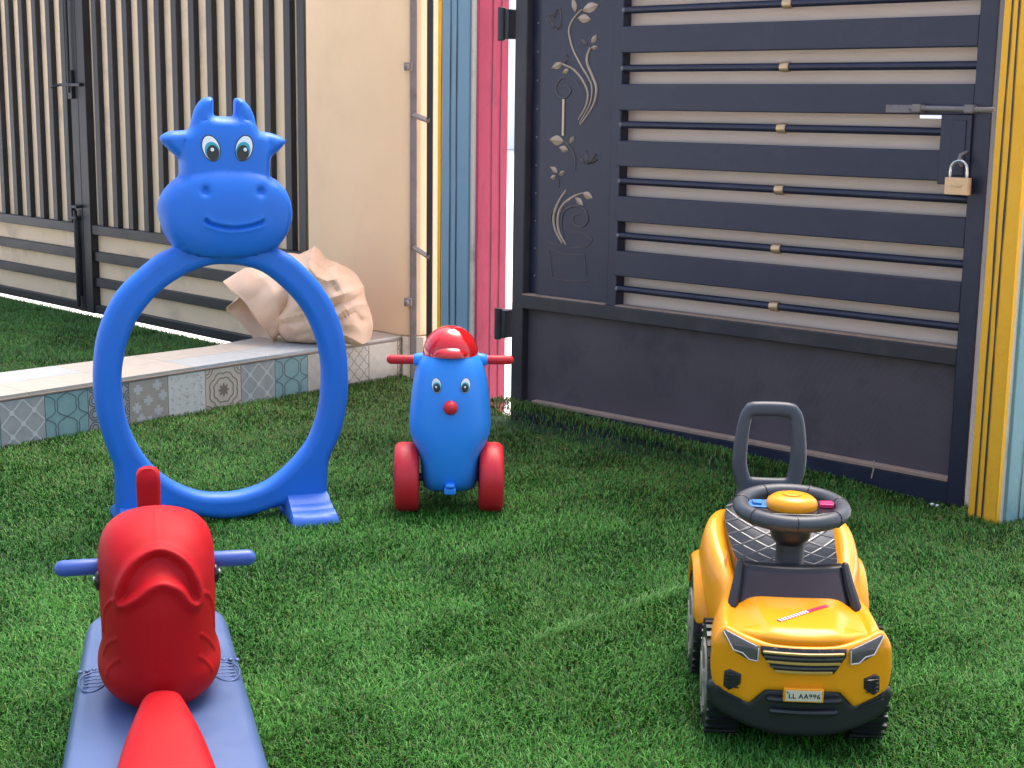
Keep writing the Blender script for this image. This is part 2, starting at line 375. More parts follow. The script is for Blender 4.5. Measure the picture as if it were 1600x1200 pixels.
Pa = np.concatenate([scatter(lawn_poly, 62000, -2.3, 2.3, 1.5, 3.3, .36), scatter(lawn_poly, 42000, -2.7, 2.7, 3.3, 4.6, .36), scatter(lawn_poly, 30000, -2.4, 1.8, 4.6, 6.2, .36)])
Pa = Pa[notin(Pa, FISHO, FISHZ, .14, -.5, .4)]
def turf_z(P):
    # the turf edge is pushed up against the foot of the blue gate, most at its hinge end
    q = P - np.array([GR.x, GR.y]); s = -(q[:, 0] * gx.x + q[:, 1] * gx.y); y = q[:, 0] * gy.x + q[:, 1] * gy.y
    hgt = .075 * np.clip((s - .15) / 1.5, 0, 1) ** .7; k = np.clip((y + .17) / .07, 0, 1); k = k * k * (3 - 2 * k)
    edge = np.clip((1.80 - s) / .05, 0, 1)
    return hgt * k * edge * np.clip((.0 - y) / .03, 0, 1)
def olive_f(P):
    q = P - np.array([GR.x, GR.y]); y = -(q[:, 0] * gy.x + q[:, 1] * gy.y)
    return .34 * np.clip(1 - y / 1.1, 0, 1) + .34 * np.clip((P[:, 1] - 3.9) / 1.2, 0, 1)
grow('turf_grass', Pa, turf_z, 'green artificial turf of curled blades across the play yard', olive=olive_f)
Pb = scatter(lawn2, 18000, -5, -.7, 4.0, 10.5, .36)
grow('side_turf_grass', Pb, lambda P: np.full(len(P), -.062), 'green turf strip behind the tiled kerb', olive=lambda P: np.full(len(P), .12))

# ------------------------------------------------------------------ white building far beyond the gates, added so the slits look bright
WB = thing('white_building', 'plain white building far away, glimpsed in the slits beside the gates', 'building', (-6, 46, -.2), 0)
mb = MB(); mb.box(-40, 40, 0, 9, 0, 8); mb.build('wall', mat('white_facade', (.92, .91, .89), .8), WB)
mb = MB(); mb.box(-40.3, 40.3, -.3, 9.3, 8.01, 8.4); mb.build('roof', mat('roof_slab', (.7, .68, .65), .8), WB)

# ------------------------------------------------------------------ tiled kerb
KROT = math.atan2(kd.y, kd.x); KM = Matrix.Translation(KA) @ Matrix.Rotation(KROT, 4, 'Z')      # local x along, -y towards the yard, z up
kerb = thing('tiled_kerb', 'low kerb faced with patterned grey teal and beige tiles', 'kerb', KA, KROT)
def toK(p): return KM.inverted() @ Vector((p[0], p[1], 0))
kc = [toK(KA - kd * 3.2), toK(KA), toK(KB), toK(QC + lx * .02 - kn * .02), toK(BK2 + bd * .3), toK(BK2), toK(BK1), toK(BK0)]
mb = MB(); body = [(-3.2, .006), (1.87, .006), (1.75, .62), (kc[5].x, kc[5].y), (kc[6].x, kc[6].y), (kc[7].x, kc[7].y)]
mb.prism(body, -.21, .158); mb.build('core', M['cream'], kerb)
M['t_grey'] = mat('grey_tile', (.40, .385, .37), .4, var=.25, vscale=35); M['t_teal'] = mat('teal_tile', (.25, .385, .38), .4, var=.2, vscale=35)
M['t_brown'] = mat('brown_tile', (.42, .36, .305), .42, var=.15, vscale=35); M['t_pale'] = mat('pale_tile', (.72, .67, .60), .42, var=.15, vscale=50)
M['t_beige'] = mat('beige_tile', (.64, .53, .43), .42, var=.12, vscale=35); M['t_white'] = mat('white_tile_line', (.62, .595, .565), .42)
M['t_dark'] = mat('dark_tile_line', (.10, .125, .135), .42); M['t_brline'] = mat('brown_tile_line', (.27, .20, .155), .42)
M['t_sand'] = mat('sand_tile_line', (.60, .49, .38), .42)
M['t_trim'] = mat('brown_tile_edge', (.33, .245, .20), .6, var=.2, vscale=30); M['t_grout'] = mat('grout', (.45, .39, .33), .8)
M['t_top1'] = mat('cream_top_tile', (.52, .46, .40), .22, .5, var=.12, vscale=25); M['t_top2'] = mat('bluish_top_tile', (.46, .485, .49), .22, .5, var=.12, vscale=25)  # second tile colour holds the bluish sky sheen of the kerb top
TM = [M[k] for k in ('t_grey', 't_teal', 't_brown', 't_pale', 't_beige', 't_white', 't_dark', 't_brline', 't_sand', 't_grout')]
mb = MB(); PT = .1632; TZ0, TZ1 = -.012, .150
def ribbon(mb, pts, wdt, mi, y=-.0015, M_=None, closed=False):
    P = [Vector((p[0], p[1])) for p in pts]; N = len(P); vs = []
    for i in range(N):
        if closed: t = P[(i + 1) % N] - P[i - 1]
        else: t = P[min(i + 1, N - 1)] - P[max(i - 1, 0)]
        t.normalize(); nn = Vector((-t.y, t.x)) * wdt / 2
        for q in (P[i] + nn, P[i] - nn): vs.append((q.x, y, q.y))
    fs = [(2 * i, 2 * i + 1, 2 * i + 3, 2 * i + 2) for i in range(N - 1)]
    if closed: fs.append((2 * N - 2, 2 * N - 1, 1, 0))
    mb.add(vs, fs, mi, M_)
def clipseg(a, b, x0, x1, z0, z1):
    t0, t1 = 0., 1.; d = (b[0] - a[0], b[1] - a[1])
    for p, q in ((-d[0], a[0] - x0), (d[0], x1 - a[0]), (-d[1], a[1] - z0), (d[1], z1 - a[1])):
        if abs(p) < 1e-9:
            if q < 0: return None
        else:
            r = q / p
            if p < 0: t0 = max(t0, r)
            else: t1 = min(t1, r)
    return None if t0 >= t1 else ((a[0] + d[0] * t0, a[1] + d[1] * t0), (a[0] + d[0] * t1, a[1] + d[1] * t1))
def curve_in(mb, pts, wdt, mi, bx, y=-.0015):
    run = []
    for a, b in zip(pts[:-1], pts[1:]):
        c = clipseg(a, b, *bx)
        if c is None:
            if len(run) > 1: ribbon(mb, run, wdt, mi, y)
            run = []; continue
        if not run: run = [c[0]]
        run.append(c[1])
        if c[1] != tuple(b) and (abs(c[1][0] - b[0]) + abs(c[1][1] - b[1])) > 1e-6:
            ribbon(mb, run, wdt, mi, y); run = []
    if len(run) > 1: ribbon(mb, run, wdt, mi, y)
def petal(mb, c, ang, l, wd, mi, y=-.0016):
    ca, sa = math.cos(ang), math.sin(ang); vs = []
    for t, ww in ((0, 0), (.3, .75), (.6, 1), (.85, .6), (1, 0), (.85, -.6), (.6, -1), (.3, -.75)):
        a, b = t * l, ww * wd / 2; vs.append((c[0] + a * ca - b * sa, y, c[1] + a * sa + b * ca))
    mb.add(vs, [tuple(range(8))], mi)
def tile(i, kind):
    x0 = i * PT + .0015 - .005; x1 = x0 + PT - .003; z0, z1 = TZ0, TZ1; bx = (x0 + .001, x1 - .001, z0 + .001, z1 - .001); L = x1 - x0
    base = {'lat': 0, 'quat': 1, 'ring': 0, 'flow': 2, 'plain': 3, 'rose': 4, 'pale': 4, 'pale2': 4}[kind]
    mb.box(x0, x1, -.0008, .006, z0, z1, base); mb.box(x0, x1, -.0008, .006, -.2, z0 - .003, {0: 3, 1: 4, 2: 0, 3: 3, 4: 3}[base])
    cx, cz = (x0 + x1) / 2, (z0 + z1) / 2
    if kind == 'lat':
        s = L / 2
        for k in range(-3, 4):
            curve_in(mb, [(x0 + k * s, z0), (x0 + k * s + 2 * L, z0 + 2 * L)], .0052, 5, bx, -.0018); curve_in(mb, [(x0 + k * s, z1), (x0 + k * s + 2 * L, z1 - 2 * L)], .0052, 5, bx, -.0014)
        for a in range(0, 5):
            for b in range(0, 5):
                px, pz = x0 + a * L / 4, z0 + b * L / 4
                if (a + b) % 2 == 0 and bx[0] + .01 < px < bx[1] - .01 and bx[2] + .01 < pz < bx[3] - .01:
                    petal(mb, (px - .010, pz), 0, .02, .02, 5, -.0021)
    if kind == 'quat':
        s = L / 2
        for a in range(0, 3):
            for sg in (1, -1):
                pts = []
                for k in range(0, 61):
                    t = k / 60 * 2 * L; ph = t / s * math.pi
                    f = (.52 * math.sin(ph) + .09 * math.sin(3 * ph)) / .42
                    pts.append((x0 + s / 2 + (a - .5) * s + sg * f * s * .42 + 0, z0 + t * 1.0))
                curve_in(mb, pts, .0032, 6, bx, -.0016 - .0002 * sg)
    if kind == 'ring':
        for a in range(4):
            for b in range(4):
                c = (x0 + (a + .5) * L / 3.4, z0 + (b + .5) * L / 3.4)
                for rr in (.021, .012): curve_in(mb, [(c[0] + rr * math.cos(t), c[1] + rr * math.sin(t)) for t in np.linspace(0, 2 * math.pi, 20)], .004, 6, bx)
    if kind == 'flow':
        for a, b in ((.22, .82), (.72, .86), (.48, .55), (.86, .62), (.18, .42), (.74, .3), (.28, .16), (.5, .02 + .07)):
            c = (x0 + a * L, z0 + b * L)
            for k in range(4):
                for dd in (-.28, .28): petal(mb, c, k * math.pi / 2 + dd, .0205, .0095, 5)
    if kind == 'plain':
        for k in range(46):
            c = (random.uniform(x0 + .01, x1 - .02), random.uniform(z0 + .005, z1 - .005)); curve_in(mb, [c, (c[0] + random.uniform(.008, .02), c[1] + random.uniform(-.004, .004))], .0012, 9, bx)
        for k in range(5):
            for b in range(5): petal(mb, (x0 + (k + .5) * L / 5 - .006, z0 + (b + .5) * L / 5), random.choice((.8, -.8)), .014, .004, 9, -.0013)
    if kind == 'rose':
        for k in range(8): petal(mb, (cx, cz), k * math.pi / 4, .026, .011, 7)
        for rr, am, fr in ((.042, .005, 8), (.060, .007, 8)):
            curve_in(mb, [(cx + (rr + am * abs(math.sin(fr / 2 * t))) * math.cos(t), cz + (rr + am * abs(math.sin(fr / 2 * t))) * math.sin(t)) for t in np.linspace(0, 2 * math.pi, 81)], .0045, 7, bx)
        for a in (x0, x1):
            for b in (z0, z1):
                for rr in (.018, .03): curve_in(mb, [(a + rr * math.cos(t), b + rr * math.sin(t)) for t in np.linspace(0, 2 * math.pi, 30)], .004, 7, bx)
    if kind in ('pale', 'pale2'):
        for a in range(3):
            for b in range(3):
                c = (x0 + (a + .5) * L / 3, z0 + (b + .5) * L / 3)
                curve_in(mb, [(c[0] + .021 * math.cos(t) * (1 + .2 * math.cos(4 * t)), c[1] + .021 * math.sin(t) * (1 + .2 * math.cos(4 * t))) for t in np.linspace(0, 2 * math.pi, 33)], .0028, 8 if kind == 'pale' else 7, bx)
seq = ['lat', 'quat', 'ring', 'flow', 'plain', 'rose', 'lat', 'quat', 'pale', 'pale2', 'pale', 'pale2']
for i in range(-6, 12): tile(i, seq[i % 8] if i < 0 else seq[i])
mb.build('tile_facing', TM, kerb, smooth=None)
mb = MB(); mb.box(-3.2, 1.87, -.004, .012, .1525, .160); mb.build('edge_trim', M['t_trim'], kerb, bevel=.002)
mb = MB(); step = .33; xs = -3.2
def topy(x, f):   # f 0 front .. 1 back
    t = (x + 3.2); b0, b1 = kc[7], kc[5]; k = (x - b0.x) / (b1.x - b0.x); yb = b0.y + (b1.y - b0.y) * k
    if x > kc[5].x: yb = kc[5].y + (x - kc[5].x) * .45
    return -.003 + f * (min(yb, .62) + .003)
i = 0
while xs < 1.86:
    xe = min(xs + step, 1.87)
    for j, (f0, f1) in enumerate(((0, .5), (.5, 1))):
        q = [(xs + .001, topy(xs, f0) + .001), (xe - .001, topy(xe, f0) + .001), (xe - .001, topy(xe, f1) - .001), (xs + .001, topy(xs, f1) - .001)]
        mb.prism(q, .1605, .170, (0, 1, 0, 0, 1, 0, 0)[(i * 3 + j * 2) % 7])
    xs += step; i += 1
mb.build('top_tiles', [M['t_top1'], M['t_top2']], kerb, smooth=None)

# ------------------------------------------------------------------ barred gate, two leaves
def barred_leaf(label, s0, s1, stile_at, first, pitch):
    t = thing('barred_gate_leaf', label, 'gate', LO, LROT, 'leaves of the barred gate')
    for a, b in stile_at: mb = MB(); mb.box(-b, -a, -.012, .04, -.205, 2.1); mb.build('stile', M['black'], t, bevel=.003)
    lo, hi = min(a for a, b in stile_at), max(b for a, b in stile_at)
    xa, xb = -s1, -s0
    for z0, z1, yy in ((.224, .275, -.006), (-.205, -.159, -.004), (2.05, 2.1, -.004)): mb = MB(); mb.box(xa, xb, yy, .03, z0, z1); mb.build('rail', M['black'], t, bevel=.003)
    for z0, z1 in ((.08, .133), (-.059, -.009)): mb = MB(); mb.box(xa, xb, .002, .028, z0, z1); mb.build('slat', M['black'], t, bevel=.003)
    s = first
    while s < s1 - .03:
        if s > s0 + .02: mb = MB(); mb.box(-s - .05, -s, 0, .03, .275, 2.05); mb.build('bar', M['black'], t, bevel=.003)
        s += pitch
    mb = MB(); mb.box(xa, xb, .031, .036, -.19, 2.08); mb.build('backing_sheet', M['sheet'], t)
    return t
LF = barred_leaf('black barred gate leaf with beige backing, next to the beige pillar', .80, 2.66, [(2.66, 2.74), (.735, .79)], .855, .1535)
LF2 = barred_leaf('black barred gate leaf with a sliding bolt, cut off at the left', 2.82, 5.6, [(2.743, 2.82), (5.6, 5.68)], 2.885, .1575)
mb = MB(); mb.box(-2.80, -2.775, -.03, -.013, -.12, .30); mb.box(-2.83, -2.74, -.05, -.013, .36, .375)
mb.box(-2.84, -2.76, -.045, -.013, .30, .315); mb.tube([(-2.79, -.03, -.17), (-2.79, -.03, .34)], .011); mb.build('drop_bolt', M['black'], LF2, bevel=.002)
mb = MB(); mb.tube([(-2.80, -.03, .98), (-2.80, -.03, 1.62)], .009); mb.box(-2.90, -2.68, -.036, -.013, 1.005, 1.022); mb.tube([(-2.90, -.03, 1.013), (-2.93, -.06, 1.0)], .007); mb.box(-2.82, -2.775, -.03, -.013, .94, 1.09)
mb.build('latch', M['black'], LF2, bevel=.002)

# ------------------------------------------------------------------ beige pillar with grimy hinge lugs
PIL = thing('beige_pillar', 'beige rendered pillar at the end of the tiled kerb', 'pillar', (QC.x, QC.y, 0), LROT)
mb = MB(); mb.prism([(-.605, .0), (-.004, .0), (.045, .022), (.070, .06), (.070, .30), (-.605, .30)], .170, 2.45); mb.build('shaft', M['beige'], PIL, bevel=.006, smooth=30)
mb = MB(); mb.prism([(.0, .02), (.03, .0), (.10, .05), (.10, .32), (.0, .32)], -.21, .168); mb.build('foot', M['cream'], PIL)

# ------------------------------------------------------------------ narrow metal frame in the slot between the pillars
FR = thing('metal_frame', 'narrow grey metal frame with two rungs in the gap beside the beige pillar', 'frame', (0, 0, 0), 0)
fa = on_plane(646, 300, (0, 5.98, 0), (0, 1, 0)); fb = on_plane(671, 300, (0, 5.62, 0), (0, 1, 0))
mb = MB(); mb.box(fa.x - .013, fa.x + .013, 5.98, 6.02, -.2, 2.3); mb.build('post', M['greymetal'], FR, bevel=.003)
mb = MB(); mb.box(fb.x - .011, fb.x + .012, 5.62, 5.66, -.2, 2.3); mb.build('post', M['black'], FR, bevel=.003)
for va, vb in ((180, 189), (387, 402), (605, 625)):
    A = on_plane(647, va, (0, 5.98, 0), (0, 1, 0)); B = on_plane(671, vb, (0, 5.62, 0), (0, 1, 0))
    mb = MB(); mb.tube([A, B], .012, 4, round_ends=False); mb.build('rung', M['greymetal'], FR, bevel=.002)
for v in (104, 472):
    A = on_plane(636, v, (0, 5.97, 0), (0, 1, 0)); mb = MB(); mb.box(A.x - .012, A.x + .02, 5.96, 5.99, A.z - .016, A.z + .016); mb.ell((A.x, 5.955, A.z), .011, .011, .011, 0, 10, 6)
    mb.build('hinge_lug', M['greymetal'], FR, bevel=.003)

# ------------------------------------------------------------------ painted pillars
def stripe_lines(mb, a, b, h0, h1, offs, mi, wd=.0055):
    """two hand drawn lines on the vertical face a->b (plan points), standing a millimetre proud"""
    a = Vector(a); b = Vector(b); d = (b - a).normalized(); nn = Vector((d.y, -d.x)); L = (b - a).length
    for o in offs:
        vs = []; fs = []; K = 60; ph = random.random() * 9
        for k in range(K + 1):
            z = h0 + (h1 - h0) * k / K; j = .0035 * noise.noise(Vector((ph, z * 2.5, 1))); ww = wd * (1 + .5 * noise.noise(Vector((ph, z * 9, 5))))
            for sg in (-1, 1):
                p = a + d * (o * L + j + sg * ww / 2) + nn * .0012; vs.append((p.x, p.y, z))
        for k in range(K): fs.append((2 * k, 2 * k + 1, 2 * k + 3, 2 * k + 2))
        mb.add(vs, fs, mi)
def face_strip(mb, a, b, t0, t1, z0, z1, mi, out=.0, th=.006):
    a = Vector(a); b = Vector(b); d = (b - a); p, q = a + d * t0, a + d * t1; nn = Vector((d.y, -d.x)).normalized()
    P = [p - nn * .02, q - nn * .02, q + nn * (out + th), p + nn * (out + th)]
    mb.prism([(x.x, x.y) for x in P], z0, z1, mi)
# pillar at the hinge side: square, blue face along the gate, pink reveal
C1 = on_plane(741, 400, (0, 5.27, 0), (0, 1, 0)); c1 = Vector((C1.x, C1.y)); g2 = Vector((gx.x, gx.y)); a2_ = Vector((gy.x, gy.y))
LP = .163; b0 = c1 - g2 * LP; k1 = c1 + a2_ * .172; k0 = b0 + a2_ * .172
PP = thing('painted_pillar', 'pillar painted blue, pink and yellow with thin black lines, between the gates', 'pillar', (0, 0, 0), 0, 'painted gate pillars')
mb = MB(); mb.prism([tuple(b0 + (g2 + a2_) * .004), tuple(c1 + (a2_ - g2) * .004), tuple(k1 - (g2 + a2_) * .004), tuple(k0 + (g2 - a2_) * .004)], -.21, 2.45); mb.build('core', M['cream'], PP, bevel=.006)
mb = MB(); face_strip(mb, b0, c1, .02, .84, -.02, 2.45, 0, -.001); face_strip(mb, c1, k1, .05, .96, -.02, 2.45, 1, -.001)
mb.build('paint_coat', [M['bluewall'], M['pinkwall']], PP, bevel=.003)
mb = MB(); nf = Vector((g2.y, -g2.x)); 
nb = Vector(((c1 - b0).normalized().y, -(c1 - b0).normalized().x)) * .006; np_ = Vector(((k1 - c1).normalized().y, -(k1 - c1).normalized().x)) * .006
stripe_lines(mb, b0 + nb, c1 + nb, 0, 2.4, (.28, .47), 0); stripe_lines(mb, c1 + np_, k1 + np_, 0, 2.4, (.46, .72), 0, .004)
mb.build('black_lines', M['line'], PP, smooth=None)
y0_ = b0 + a2_ * .03 - g2 * .055; y1_ = b0 + a2_ * .03 - g2 * .002
mb = MB(); mb.prism([tuple(y0_), tuple(y1_), tuple(y1_ + a2_ * .1), tuple(y0_ + a2_ * .1)], -.02, 2.45); mb.build('yellow_rib', M['yellowwall'], PP, bevel=.004)
mb = MB(); ny = Vector(((y1_ - y0_).normalized().y, -(y1_ - y0_).normalized().x)) * .0; stripe_lines(mb, y0_ + ny, y1_ + ny, 0, 2.4, (.4, .62), 0, .003); mb.build('black_lines', M['line'], PP, smooth=None)
# pillar at the lock side
RA = on_z(1512, 806, 0); RB = on_z(1558, 829, 0); ra = Vector((RA.x, RA.y)); d1 = Vector((.5, -.87)).normalized(); d2 = Vector((-d1.y, d1.x)) if d1.x * 0 + (-d1.y) > 0 else Vector((d1.y, -d1.x))
rc = ra + d1 * .108; rd = rc + d2 * .168; re_ = ra + d2 * .168
PQ = thing('painted_pillar', 'pillar painted yellow and teal with thin black lines, right of the padlocked gate', 'pillar', (0, 0, 0), 0, 'painted gate pillars')
mb = MB(); mb.prism([tuple(ra + (d1 + d2) * .004), tuple(rc + (d2 - d1) * .004), tuple(rd - (d1 + d2) * .004), tuple(re_ + (d1 - d2) * .004)], -.21, 2.45); mb.build('core', M['cream'], PQ, bevel=.006)
mb = MB(); face_strip(mb, ra, rc, .03, .96, -.02, 2.45, 0, -.001); face_strip(mb, rc, rd, .13, .97, -.02, 2.45, 1, -.001)
mb.build('paint_coat', [M['yellowwall'], M['tealwall']], PQ, bevel=.003)
mb = MB(); n1_ = Vector(((rc - ra).normalized().y, -(rc - ra).normalized().x)) * .006; n2_ = Vector(((rd - rc).normalized().y, -(rd - rc).normalized().x)) * .006
stripe_lines(mb, ra + n1_, rc + n1_, 0, 2.4, (.30, .52), 0, .006); stripe_lines(mb, rc + n2_, rd + n2_, 0, 2.4, (.42, .56), 0, .004); mb.build('black_lines', M['line'], PQ, smooth=None)

# ------------------------------------------------------------------ padlocked blue-black gate
gt = thing('slatted_gate', 'dark blue metal gate of wide slats with a floral panel and brass collared rods', 'gate', GR, GROT)
def gl(u, v, y=0.): p = on_plane(u, v, GM @ Vector((0, y, 0)), gy); q = GM.inverted() @ p; return (q.x, q.z)
TOP = 2.05
mb = MB(); mb.box(-1.722, -1.668, -.012, .04, -.02, TOP); mb.build('stile', M['charcoal'], gt, bevel=.004)
mb = MB(); mb.box(-.05, .004, -.02, .04, -.02, TOP); mb.build('stile', M['navy'], gt, bevel=.004)
mb = MB(); mb.box(-1.671, -1.618, .022, .038, .449, TOP); mb.build('panel_rebate', M['navy'], gt)
mb = MB(); mb.box(-1.302, -1.262, -.004, .038, .449, TOP); mb.build('stile', M['navy'], gt, bevel=.003)
mb = MB(); mb.box(-1.672, -.05, -.015, .04, .405, .452); mb.build('rail', M['charcoal'], gt, bevel=.003)
mb = MB(); mb.box(-1.672, -1.303, -.014, .02, .4525, .457); mb.box(-1.262, -.052, -.010, .03, .4525, .4565); mb.build('dusty_rail_top', M['dust'], gt)
mb = MB(); mb.box(-1.672, -.05, -.012, .04, -.02, .070); mb.build('rail', M['navy'], gt, bevel=.003)
mb = MB(); mb.box(-1.62, -.052, -.014, .016, .0705, .083); mb.build('dusty_rail_top', M['dust'], gt, bevel=.002)
mb = MB(); mb.box(-1.672, -.05, -.004, .04, TOP - .05, TOP - .001); mb.build('rail', M['navy'], gt, bevel=.003)
mb = MB(); mb.box(-1.672, -.05, .018, .03, .066, .407); mb.build('lower_panel', M['panel'], gt)
mb = MB(); mb.box(-1.619, -1.303, .008, .014, .449, TOP - .05); mb.build('ornament_panel', M['navy'], gt)
SLZ = [1.275 + .182, 1.2745, 1.093, .913, .7335, .5545]; 
for z in SLZ + [1.275 + .364, 1.275 + .546]:
    mb = MB(); mb.box(-1.268, -.051, -.014, .022, z, z + .083); mb.build('slat', M['navy'], gt, bevel=.003)
for z in (.511, .687, .865, 1.047, 1.226, 1.409, 1.59, 1.77):
    mb = MB(); mb.tube([(-1.262, .006, z), (-.052, .006, z)], .0115, 12, round_ends=False); rod = mb.build('rod', M['navy'], gt)
    mb = MB(); x = -.656 + random.uniform(-.002, .002)
    mb.tube([(x - .015, .006, z), (x - .012, .006, z), (x + .012, .006, z), (x + .015, .006, z)], [.0145, .0158, .0158, .0145], 14, round_ends=False); c = mb.build('collar', M['brass'], rod)
    mb = MB(); mb.ell((-1.262, -.002, z), .007, .007, .008, 0, 8, 5); c = mb.build('weld_bead', M['greymetal'], rod)
mb = MB()   # backing sheet with a narrow slot left of the lock
for x0, x1, z0, z1 in ((-1.28, -.03, .44, 1.0825), (-1.28, -.235, 1.0825, 1.0915), (-.125, -.03, 1.0825, 1.0915), (-1.28, -.03, 1.0915, TOP - .03)): mb.box(x0, x1, .041, .045, z0, z1)
mb.build('backing_sheet', M['sheet2'], gt)
mb = MB(); mb.box(-.135, -.046, -.03, -.021, .905, 1.095); mb.box(-.10, -.06, -.034, -.03, .93, 1.08); mb.build('lock_plate', M['navy'], gt, bevel=.002)
mb = MB(); mb.tube([(-.225, -.035, 1.111), (.012, -.035, 1.108)], .0075, 10); mb.build('bolt', M['greymetal'], gt)
for x in (-.205, -.052): mb = MB(); mb.box(x - .014, x + .014, -.046, -.014, 1.098, 1.121); mb.build('bolt_guide', M['greymetal'], gt, bevel=.004)
mb = MB(); mb.box(-.31, -.205, -.0175, -.014, 1.098, 1.119); mb.build('bolt_plate', M['greymetal'], gt)
mb = MB(); mb.tube([(-.054, -.033, .995), (-.060, -.055, .988), (-.063, -.058, .972), (-.060, -.045, .958)], .0045, 8); mb.build('staple', M['greymetal'], gt)
for z in (1.327, .292):
    mb = MB(); mb.box(-1.775, -1.737, -.03, .02, z, z + .1); mb.tube([(-1.768, -.03, z - .006), (-1.768, -.03, z + .106)], .014, 12, round_ends=False); mb.build('hinge', M['black'], gt, bevel=.003)
for k in range(16): mb = MB(); mb.ell((-1.645, .021, .52 + k * .0955), .004, .003, .004, 0, 8, 4); mb.build('rivet', M['greymetal'], gt)
# floral relief
F = MB()
def leafpx(c, tip, wd, mi, sx=5.456, oy=0):
    A = gl(820 + c[0] / sx, oy + c[1] / sx); B = gl(820 + tip[0] / sx, oy + tip[1] / sx); A = Vector(A); B = Vector(B); d = B - A; L = d.length; d.normalize(); nn = Vector((-d.y, d.x)); vs = []
    W = L * wd
    prof = [(0, 0), (.15, .5), (.4, .9), (.6, .85), (.85, .4), (1, 0)]
    up = [A + d * (t * L) + nn * (k * W / 2) for t, k in prof]; dn = [A + d * (t * L) - nn * (k * W / 2) for t, k in prof[1:-1]][::-1]; md = [A + d * (t * L) for t, k in prof]
    n = len(prof); vs = [(p.x, .0075, p.y) for p in up] + [(p.x, .002, p.y) for p in md] + [(p.x, .0075, p.y) for p in ([up[0]] + dn[::-1] + [up[-1]])]
    fs = []
    for i in range(n - 1): fs += [(i, i + 1, n + i + 1, n + i), (n + i, n + i + 1, 2 * n + i + 1, 2 * n + i)]
    F.add(vs, fs, mi)
def stempx(pts, r, mi, sx=5.456, oy=0):
    P = [gl(820 + a / sx, oy + b / sx) for a, b in pts]; P = catmull([(x, .007, z) for x, z in P], False, k=6)
    N = len(P); F.tube(P, [r * (.45 + .55 * math.sin(math.pi * min(1, .15 + i / N * .8))) for i in range(N)], 6, mi)
# upper spray (crop scale 5.456), lower pot (scale 4.286 from y=200)
for a, b, wdt, mi in (((420, 100), (395, -20), .5, 0), ((480, 85), (620, 40), .5, 0), ((440, 150), (552, 165), .55, 0), ((520, 390), (462, 330), .5, 1), ((555, 370), (600, 295), .6, 0), ((550, 408), (612, 400), .5, 0),
                      ((310, 540), (215, 580), .5, 0), ((335, 540), (350, 465), .5, 1), ((365, 590), (310, 625), .6, 0), ((200, 180), (240, 240), .4, 1), ((190, 130), (215, 215), .35, 1), ((265, 75), (240, 150), .35, 1), ((300, 200), (270, 255), .5, 1)): leafpx(a, b, wdt, mi)
for pts, r, mi in (([(470, 85), (425, 130), (380, 200), (365, 280), (400, 420), (470, 560), (530, 660), (560, 740), (545, 880), (455, 1050)], .0035, 0), ([(545, 410), (520, 480), (525, 550), (570, 660), (600, 760), (570, 900), (465, 1060)], .005, 0),
                   ([(310, 545), (400, 590), (480, 680), (525, 790), (510, 900), (445, 1020)], .004, 0), ([(455, 720), (390, 665), (310, 665), (255, 735), (270, 810), (330, 835), (380, 780), (345, 730), (290, 745)], .003, 1), ([(485, 705), (530, 688), (578, 668)], .002, 1),
                   ([(190, 190), (185, 150), (215, 120), (240, 170), (250, 110), (285, 70), (300, 160), (280, 250), (230, 235), (190, 190)], .002, 1)): stempx(pts, r, mi)
S = 4.286
for a, b, wdt, mi in (((250, 90), (158, 75), .6, 0), ((290, 105), (322, 50), .5, 0), ((280, 150), (220, 130), .6, 0), ((210, 300), (165, 260), .6, 0), ((200, 320), (160, 340), .6, 0), ((220, 315), (260, 290), .6, 0), ((380, 435), (445, 470), .6, 0), ((330, 465), (382, 520), .55, 0),
                      ((390, 235), (350, 200), .4, 1), ((410, 245), (400, 150), .35, 1), ((420, 245), (470, 170), .35, 1), ((430, 240), (480, 210), .3, 1)): leafpx(a, b, wdt, mi, S, 200)
for pts, r, mi in (([(250, 85), (295, 130), (325, 190), (330, 280)], .003, 1), ([(205, 310), (218, 360), (215, 400)], .0025, 1), ([(265, 420), (215, 500), (185, 590), (195, 680), (240, 770)], .005, 0), ([(330, 450), (250, 510), (215, 590), (220, 690), (265, 780)], .005, 0),
                   ([(380, 435), (330, 455), (270, 500)], .003, 0), ([(250, 730), (235, 640), (255, 560), (320, 525), (390, 545), (412, 620), (370, 665), (320, 640), (320, 590), (360, 580)], .0035, 1), ([(170, 640), (165, 590), (200, 520)], .003, 1), ([(190, 515), (255, 560)], .002, 1),
                   ([(135, 740), (180, 775), (280, 800), (400, 800)], .002, 1), ([(260, 690), (380, 705), (440, 750), (400, 800)], .002, 1), ([(155, 810), (260, 845), (390, 850)], .002, 1), ([(155, 820), (175, 1000)], .0018, 1), ([(390, 850), (405, 1000)], .0018, 1), ([(170, 1000), (270, 1025), (405, 1025)], .002, 1)): stempx(pts, r, mi, S, 200)
F.build('floral_relief', [M['bronze'], M['bronze2']], gt)
a = gl(820 + 320 / 5.456, 845 / 5.456); b = gl(820 + 316 / 5.456, 1155 / 5.456); mb = MB(); mb.box(min(a[0], b[0]) - .003, max(a[0], b[0]) + .003, .004, .0078, b[1], a[1]); mb.build('relief_stalk', mat('pale_stalk_paint', (.75, .5, .3), .5), gt)

